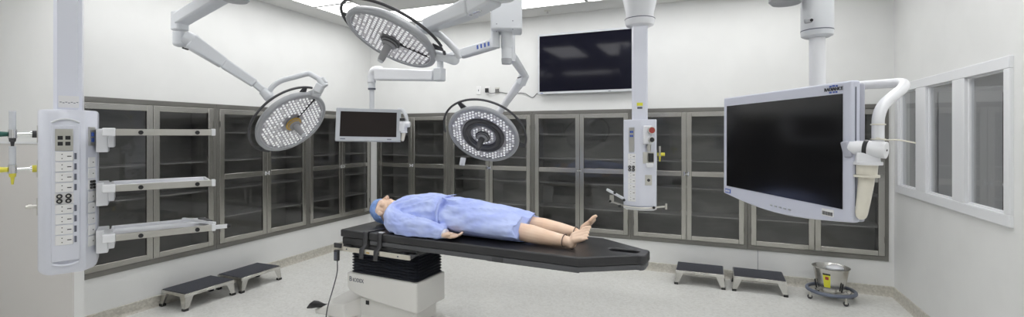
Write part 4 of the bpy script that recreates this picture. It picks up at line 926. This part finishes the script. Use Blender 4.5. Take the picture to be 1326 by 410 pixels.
def arm(s_):
    S, E_, Wr = V((.335,s_*.165,.105)), V((.62,s_*.235,.060)), V((.875,s_*.245,.040))
    chain(b, [S, E_, Wr], [.056,.042,.027], 16); b.ball(V((.345,s_*.15,.11)), .065, 16)
    fw = V((1,0,.02)).normalized(); sd = V((0,-s_*-1,0)); sd = V((0,s_,0)); up = V((0,0,1))
    # palm up: thumb on the outer side
    k0 = Wr+fw*.03
    for q_ in range(4): 
        w_ = (q_-1.5)*.019; chain(b, [Wr+sd*w_*.6, Wr+fw*.085+sd*w_+V((0,0,-.010))], [.021,.0145], 12)
    for q_, (L_, cu) in enumerate(((.060,.35),(.074,.30),(.080,.28),(.070,.26))):   # little finger inwards -> index outwards
        w_ = (q_-1.5)*.021; p0 = Wr+fw*.09+sd*w_+V((0,0,-.010)); a = cu; d1 = V((math.cos(a),0,math.sin(a)*.6)); p1 = p0+d1*L_*.45; d2 = V((math.cos(a*1.8),0,math.sin(a*1.8)*.9)); p2 = p1+d2*L_*.30; p3 = p2+V((math.cos(a*2.4),0,math.sin(a*2.4)))*L_*.25
        chain(b, [p0,p1,p2,p3], [.0105,.0095,.0088,.0075], 10)
    t0 = Wr+fw*.025+sd*.026; chain(b, [t0, t0+V((.030,s_*.016,.006)), t0+V((.060,s_*.022,.014)), t0+V((.082,s_*.020,.020))], [.017,.013,.011,.009], 10)
arm(-1); arm(1)
b.X = Matrix()
man = b.build('mannequin', 'skin', None)
man.matrix_world = XM
man.location = XM.to_translation(); man.rotation_euler = (0,0,rzt)
tag(man, 'life-size mannequin in blue gown and cap lying on its back on the table', 'mannequin')
for mo in (('REMESH', dict(mode='VOXEL', voxel_size=.0042, use_smooth_shade=True)), ('SMOOTH', dict(factor=.5, iterations=4))):
    o_ = man.modifiers.new(mo[0], mo[0])
    for k, v_ in mo[1].items(): setattr(o_, k, v_)
# ankle joint seams
for s_ in (-1,1):
    m = MB(); c_ = V((1.736,-.099 if s_ < 0 else .135,.048 if s_ < 0 else .054)); m.tube([c_+V((.006*math.sin(2*math.pi*i/28+1), .0405*math.cos(2*math.pi*i/28), .0405*math.sin(2*math.pi*i/28))) for i in range(28)], .0028, 6, closed=True); m.build('ankle_joint', 'brown', man)
# cap
cp = MB(); n = 30; rings = []
for i in range(11):
    a = math.pi/2*i/10; 
    x_ = .105-.112*math.cos(a)*1.02; rr = math.sin(a)
    rg_ = []
    for j in range(n):
        t_ = 2*math.pi*j/n; wr = 1+.03*math.sin(5*t_+i)+.02*math.sin(11*t_)
        y_ = .088*rr*math.cos(t_)*wr; z = .108+.106*rr*math.sin(t_)*wr; xx = x_+(.030*max(0,-math.sin(t_))*rr-.018*max(0,math.sin(t_))*rr)
        rg_.append(V((xx, y_, max(z, .004))))
    rings.append(rg_)
rings.append([V((.118+ (.045 if (p_.z < .10) else -.018), p_.y*.99, max(.003,.108+(p_.z-.108)*.985))) for p_ in rings[-1]])
cp.loft(rings, caps=False); cp.add(rings[0], [tuple(range(n))])
co = cp.build('surgical_cap', 'cap', man, merge=True); ss = co.modifiers.new('s', 'SUBSURF'); ss.levels = ss.render_levels = 1
sl = co.modifiers.new('t', 'SOLIDIFY'); sl.thickness = .003
# gown: trunk + skirt + sleeves merged into one cloth
g = MB(); rings = []
secs = [ # x, y_near, y_far, height, flatness
 (.215,-.062,.062,.175),(.245,-.09,.09,.20),(.285,-.15,.15,.205),(.33,-.195,.195,.232),(.40,-.185,.195,.252),(.50,-.175,.195,.266),(.60,-.168,.19,.266),(.70,-.168,.19,.258),(.80,-.18,.20,.252),
 (.90,-.205,.215,.248),(1.0,-.215,.225,.242),(1.10,-.22,.225,.232),(1.20,-.22,.225,.220),(1.30,-.22,.22,.206),(1.38,-.215,.215,.190),(1.435,-.21,.21,.178)]
n = 72
import bisect
def interp(x_):
    k = min(len(secs)-2, max(0, bisect.bisect_right([s_[0] for s_ in secs], x_)-1)); a, b_ = secs[k], secs[k+1]; t_ = (x_-a[0])/(b_[0]-a[0]); t_ = max(0,min(1,t_))
    return [a[i]+(b_[i]-a[i])*t_ for i in range(4)]
NS = 110
for i in range(NS+1):
    x_ = .225+(1.435-.225)*i/NS; _, y0, y1, hh = interp(x_); rg_ = []
    for j in range(n):
        t_ = 2*math.pi*j/n; c_, s_ = math.cos(t_), math.sin(t_)
        ex_ = .95; yy = (y0+y1)/2+(y1-y0)/2*math.copysign(abs(c_)**ex_, c_); zz = max(.004, hh*.42+hh*.58*math.copysign(abs(s_)**.85, s_)) 
        if s_ < 0: zz = max(.004, hh*.42*(1+s_*1.05))
        # folds: long creases from the waist tie at x = .74, draped pleats towards the hem
        dx = x_-.76; k = max(0, 1-abs(dx)/.45)
        lo_ = min(1,max(0,(x_-.85)/.3)); ri = lambda a_: 1-2.2*abs(a_)
        fold = .027*k*ri(noise.noise(V((dx*6.5+t_*.8, t_*1.5-dx*3.5, 4))))-.008*k
        fold += .018*lo_*ri(noise.noise(V((x_*3.0+t_*.7, t_*1.9+x_*2.0, 9))))-.008*lo_+.012*ri(noise.noise(V((x_*5+t_*2,t_*1.3,2))))*(1-lo_)
        waist = -.012*math.exp(-(dx/.03)**2)
        fold += .004*noise.noise(V((x_*30,c_*6,s_*6)))
        if s_ > -.3: yy += c_*(fold+waist); zz += s_*(fold+waist)
        xx = x_
        if i == NS: xx += .014*math.sin(6*t_)+.008*math.sin(13*t_)
        if x_ > 1.2: # dip between the two legs
            zz -= .030*math.exp(-((yy-.0)/.05)**2)*min(1,(x_-1.2)/.2)*(1 if s_ > 0 else 0)
        if i == NS or True: xx += .04*max(0,(x_-1.3)/.135)*(-c_ if c_ < 0 else 0)*-.6
        rg_.append(V((xx, yy, zz)))
    rings.append(rg_)
g.loft(rings)
for s_ in (-1,1):
    pth = [(.305,s_*.13,.125,.085),(.36,s_*.185,.108,.088),(.45,s_*.225,.082,.080),(.55,s_*.245,.072,.072),(.63,s_*.252,.068,.070),(.72,s_*.246,.062,.063),(.80,s_*.248,.056,.056),(.86,s_*.249,.050,.048),(.885,s_*.249,.046,.038)]
    ps = smooth_path([V(p_[:3]) for p_ in pth], 5); rs = []
    for k in range(len(ps)):
        u = k/5; a = min(int(u), len(pth)-2); t_ = u-a; rs.append(pth[a][3]*(1-t_)+pth[a+1][3]*t_)
    rings = []
    for k, (p_, r_) in enumerate(zip(ps, rs)):
        rg_ = []
        for j in range(36):
            t_ = 2*math.pi*j/36; w_ = r_*(.97+.20*(1-2.4*abs(noise.noise(V((p_.x*11+t_*.9,math.cos(t_)*1.4,math.sin(t_)*1.4+s_))))) *min(1,k/8)+.08*noise.noise(V((p_.x*24,math.cos(t_)*3,math.sin(t_)*3+s_))))
            rg_.append(V((p_.x+.012*math.sin(t_), p_.y+w_*math.cos(t_), max(.004, p_.z+w_*math.sin(t_)))))
        rings.append(rg_)
    g.loft(rings)
go = g.build('surgical_gown', 'gown', man)
for mo in (('REMESH', dict(mode='VOXEL', voxel_size=.0052, use_smooth_shade=True)), ('SMOOTH', dict(factor=.5, iterations=2))):
    o_ = go.modifiers.new(mo[0], mo[0])
    for k, v_ in mo[1].items(): setattr(o_, k, v_)
for s_ in (-1,1):
    MB().tube([(.872,s_*.249,.046),(.905,s_*.249,.042)], [.038,.033], 24).build('cuff', 'cuff', go)
m = MB(); m.tube([V((.232-.012*math.sin(2*math.pi*i/36), .066*math.cos(2*math.pi*i/36), .105+.062*math.sin(2*math.pi*i/36))) for i in range(36)], .009, 8, closed=True, sx=2.2); m.build('collar', 'cuff', go)
def band(pts, w_, name, sd=(1,0,0)):
    m = MB(); vs = []
    for p_ in pts: vs += [V(p_)-V(sd)*w_/2, V(p_)+V(sd)*w_/2]
    for i in range(len(pts)-1): m.add([vs[2*i],vs[2*i+1],vs[2*i+3],vs[2*i+2]], [(0,1,2,3)])
    o = m.build(name, 'gown', go, merge=True); q = o.modifiers.new('s', 'SOLIDIFY'); q.thickness = .004; q.offset = 0; return o
band([(.755,.10,.272),(.760,0,.278),(.765,-.08,.270),(.77,-.13,.252),(.775,-.165,.222),(.778,-.190,.180),(.785,-.203,.135),(.80,-.212,.09)], .024, 'waist_tie')
band([(.765,-.09,.272),(.80,-.11,.270),(.85,-.12,.262),(.90,-.11,.262)], .020, 'tie_end', (0,.95,.3))

# ------------------------------------------------------------------ light, camera, view
wd = bpy.data.worlds.new('world'); bpy.context.scene.world = wd; wd.use_nodes = True
wd.node_tree.nodes['Background'].inputs[0].default_value = (.8,.85,.9,1); wd.node_tree.nodes['Background'].inputs[1].default_value = .3
cam = bpy.data.cameras.new('camera'); co = bpy.data.objects.new('camera', cam); C.objects.link(co)
cam.sensor_width = 36; cam.lens = F/1326*36; cam.shift_x = 0; cam.shift_y = -31.5/1326; cam.clip_start = .02
co.location = (0,0,H); co.rotation_euler = (R(90),0,math.atan2(SN,CS))
sc = bpy.context.scene; sc.camera = co
sc.view_settings.view_transform = 'Standard'; sc.view_settings.look = 'None'; sc.view_settings.gamma = 1; sc.view_settings.use_curve_mapping = False
sc.view_settings.exposure = 0.0
sc.cycles.use_denoising = True; sc.cycles.max_bounces = 10; sc.cycles.transparent_max_bounces = 12; sc.cycles.sample_clamp_indirect = 6
sc.cycles.caustics_reflective = False
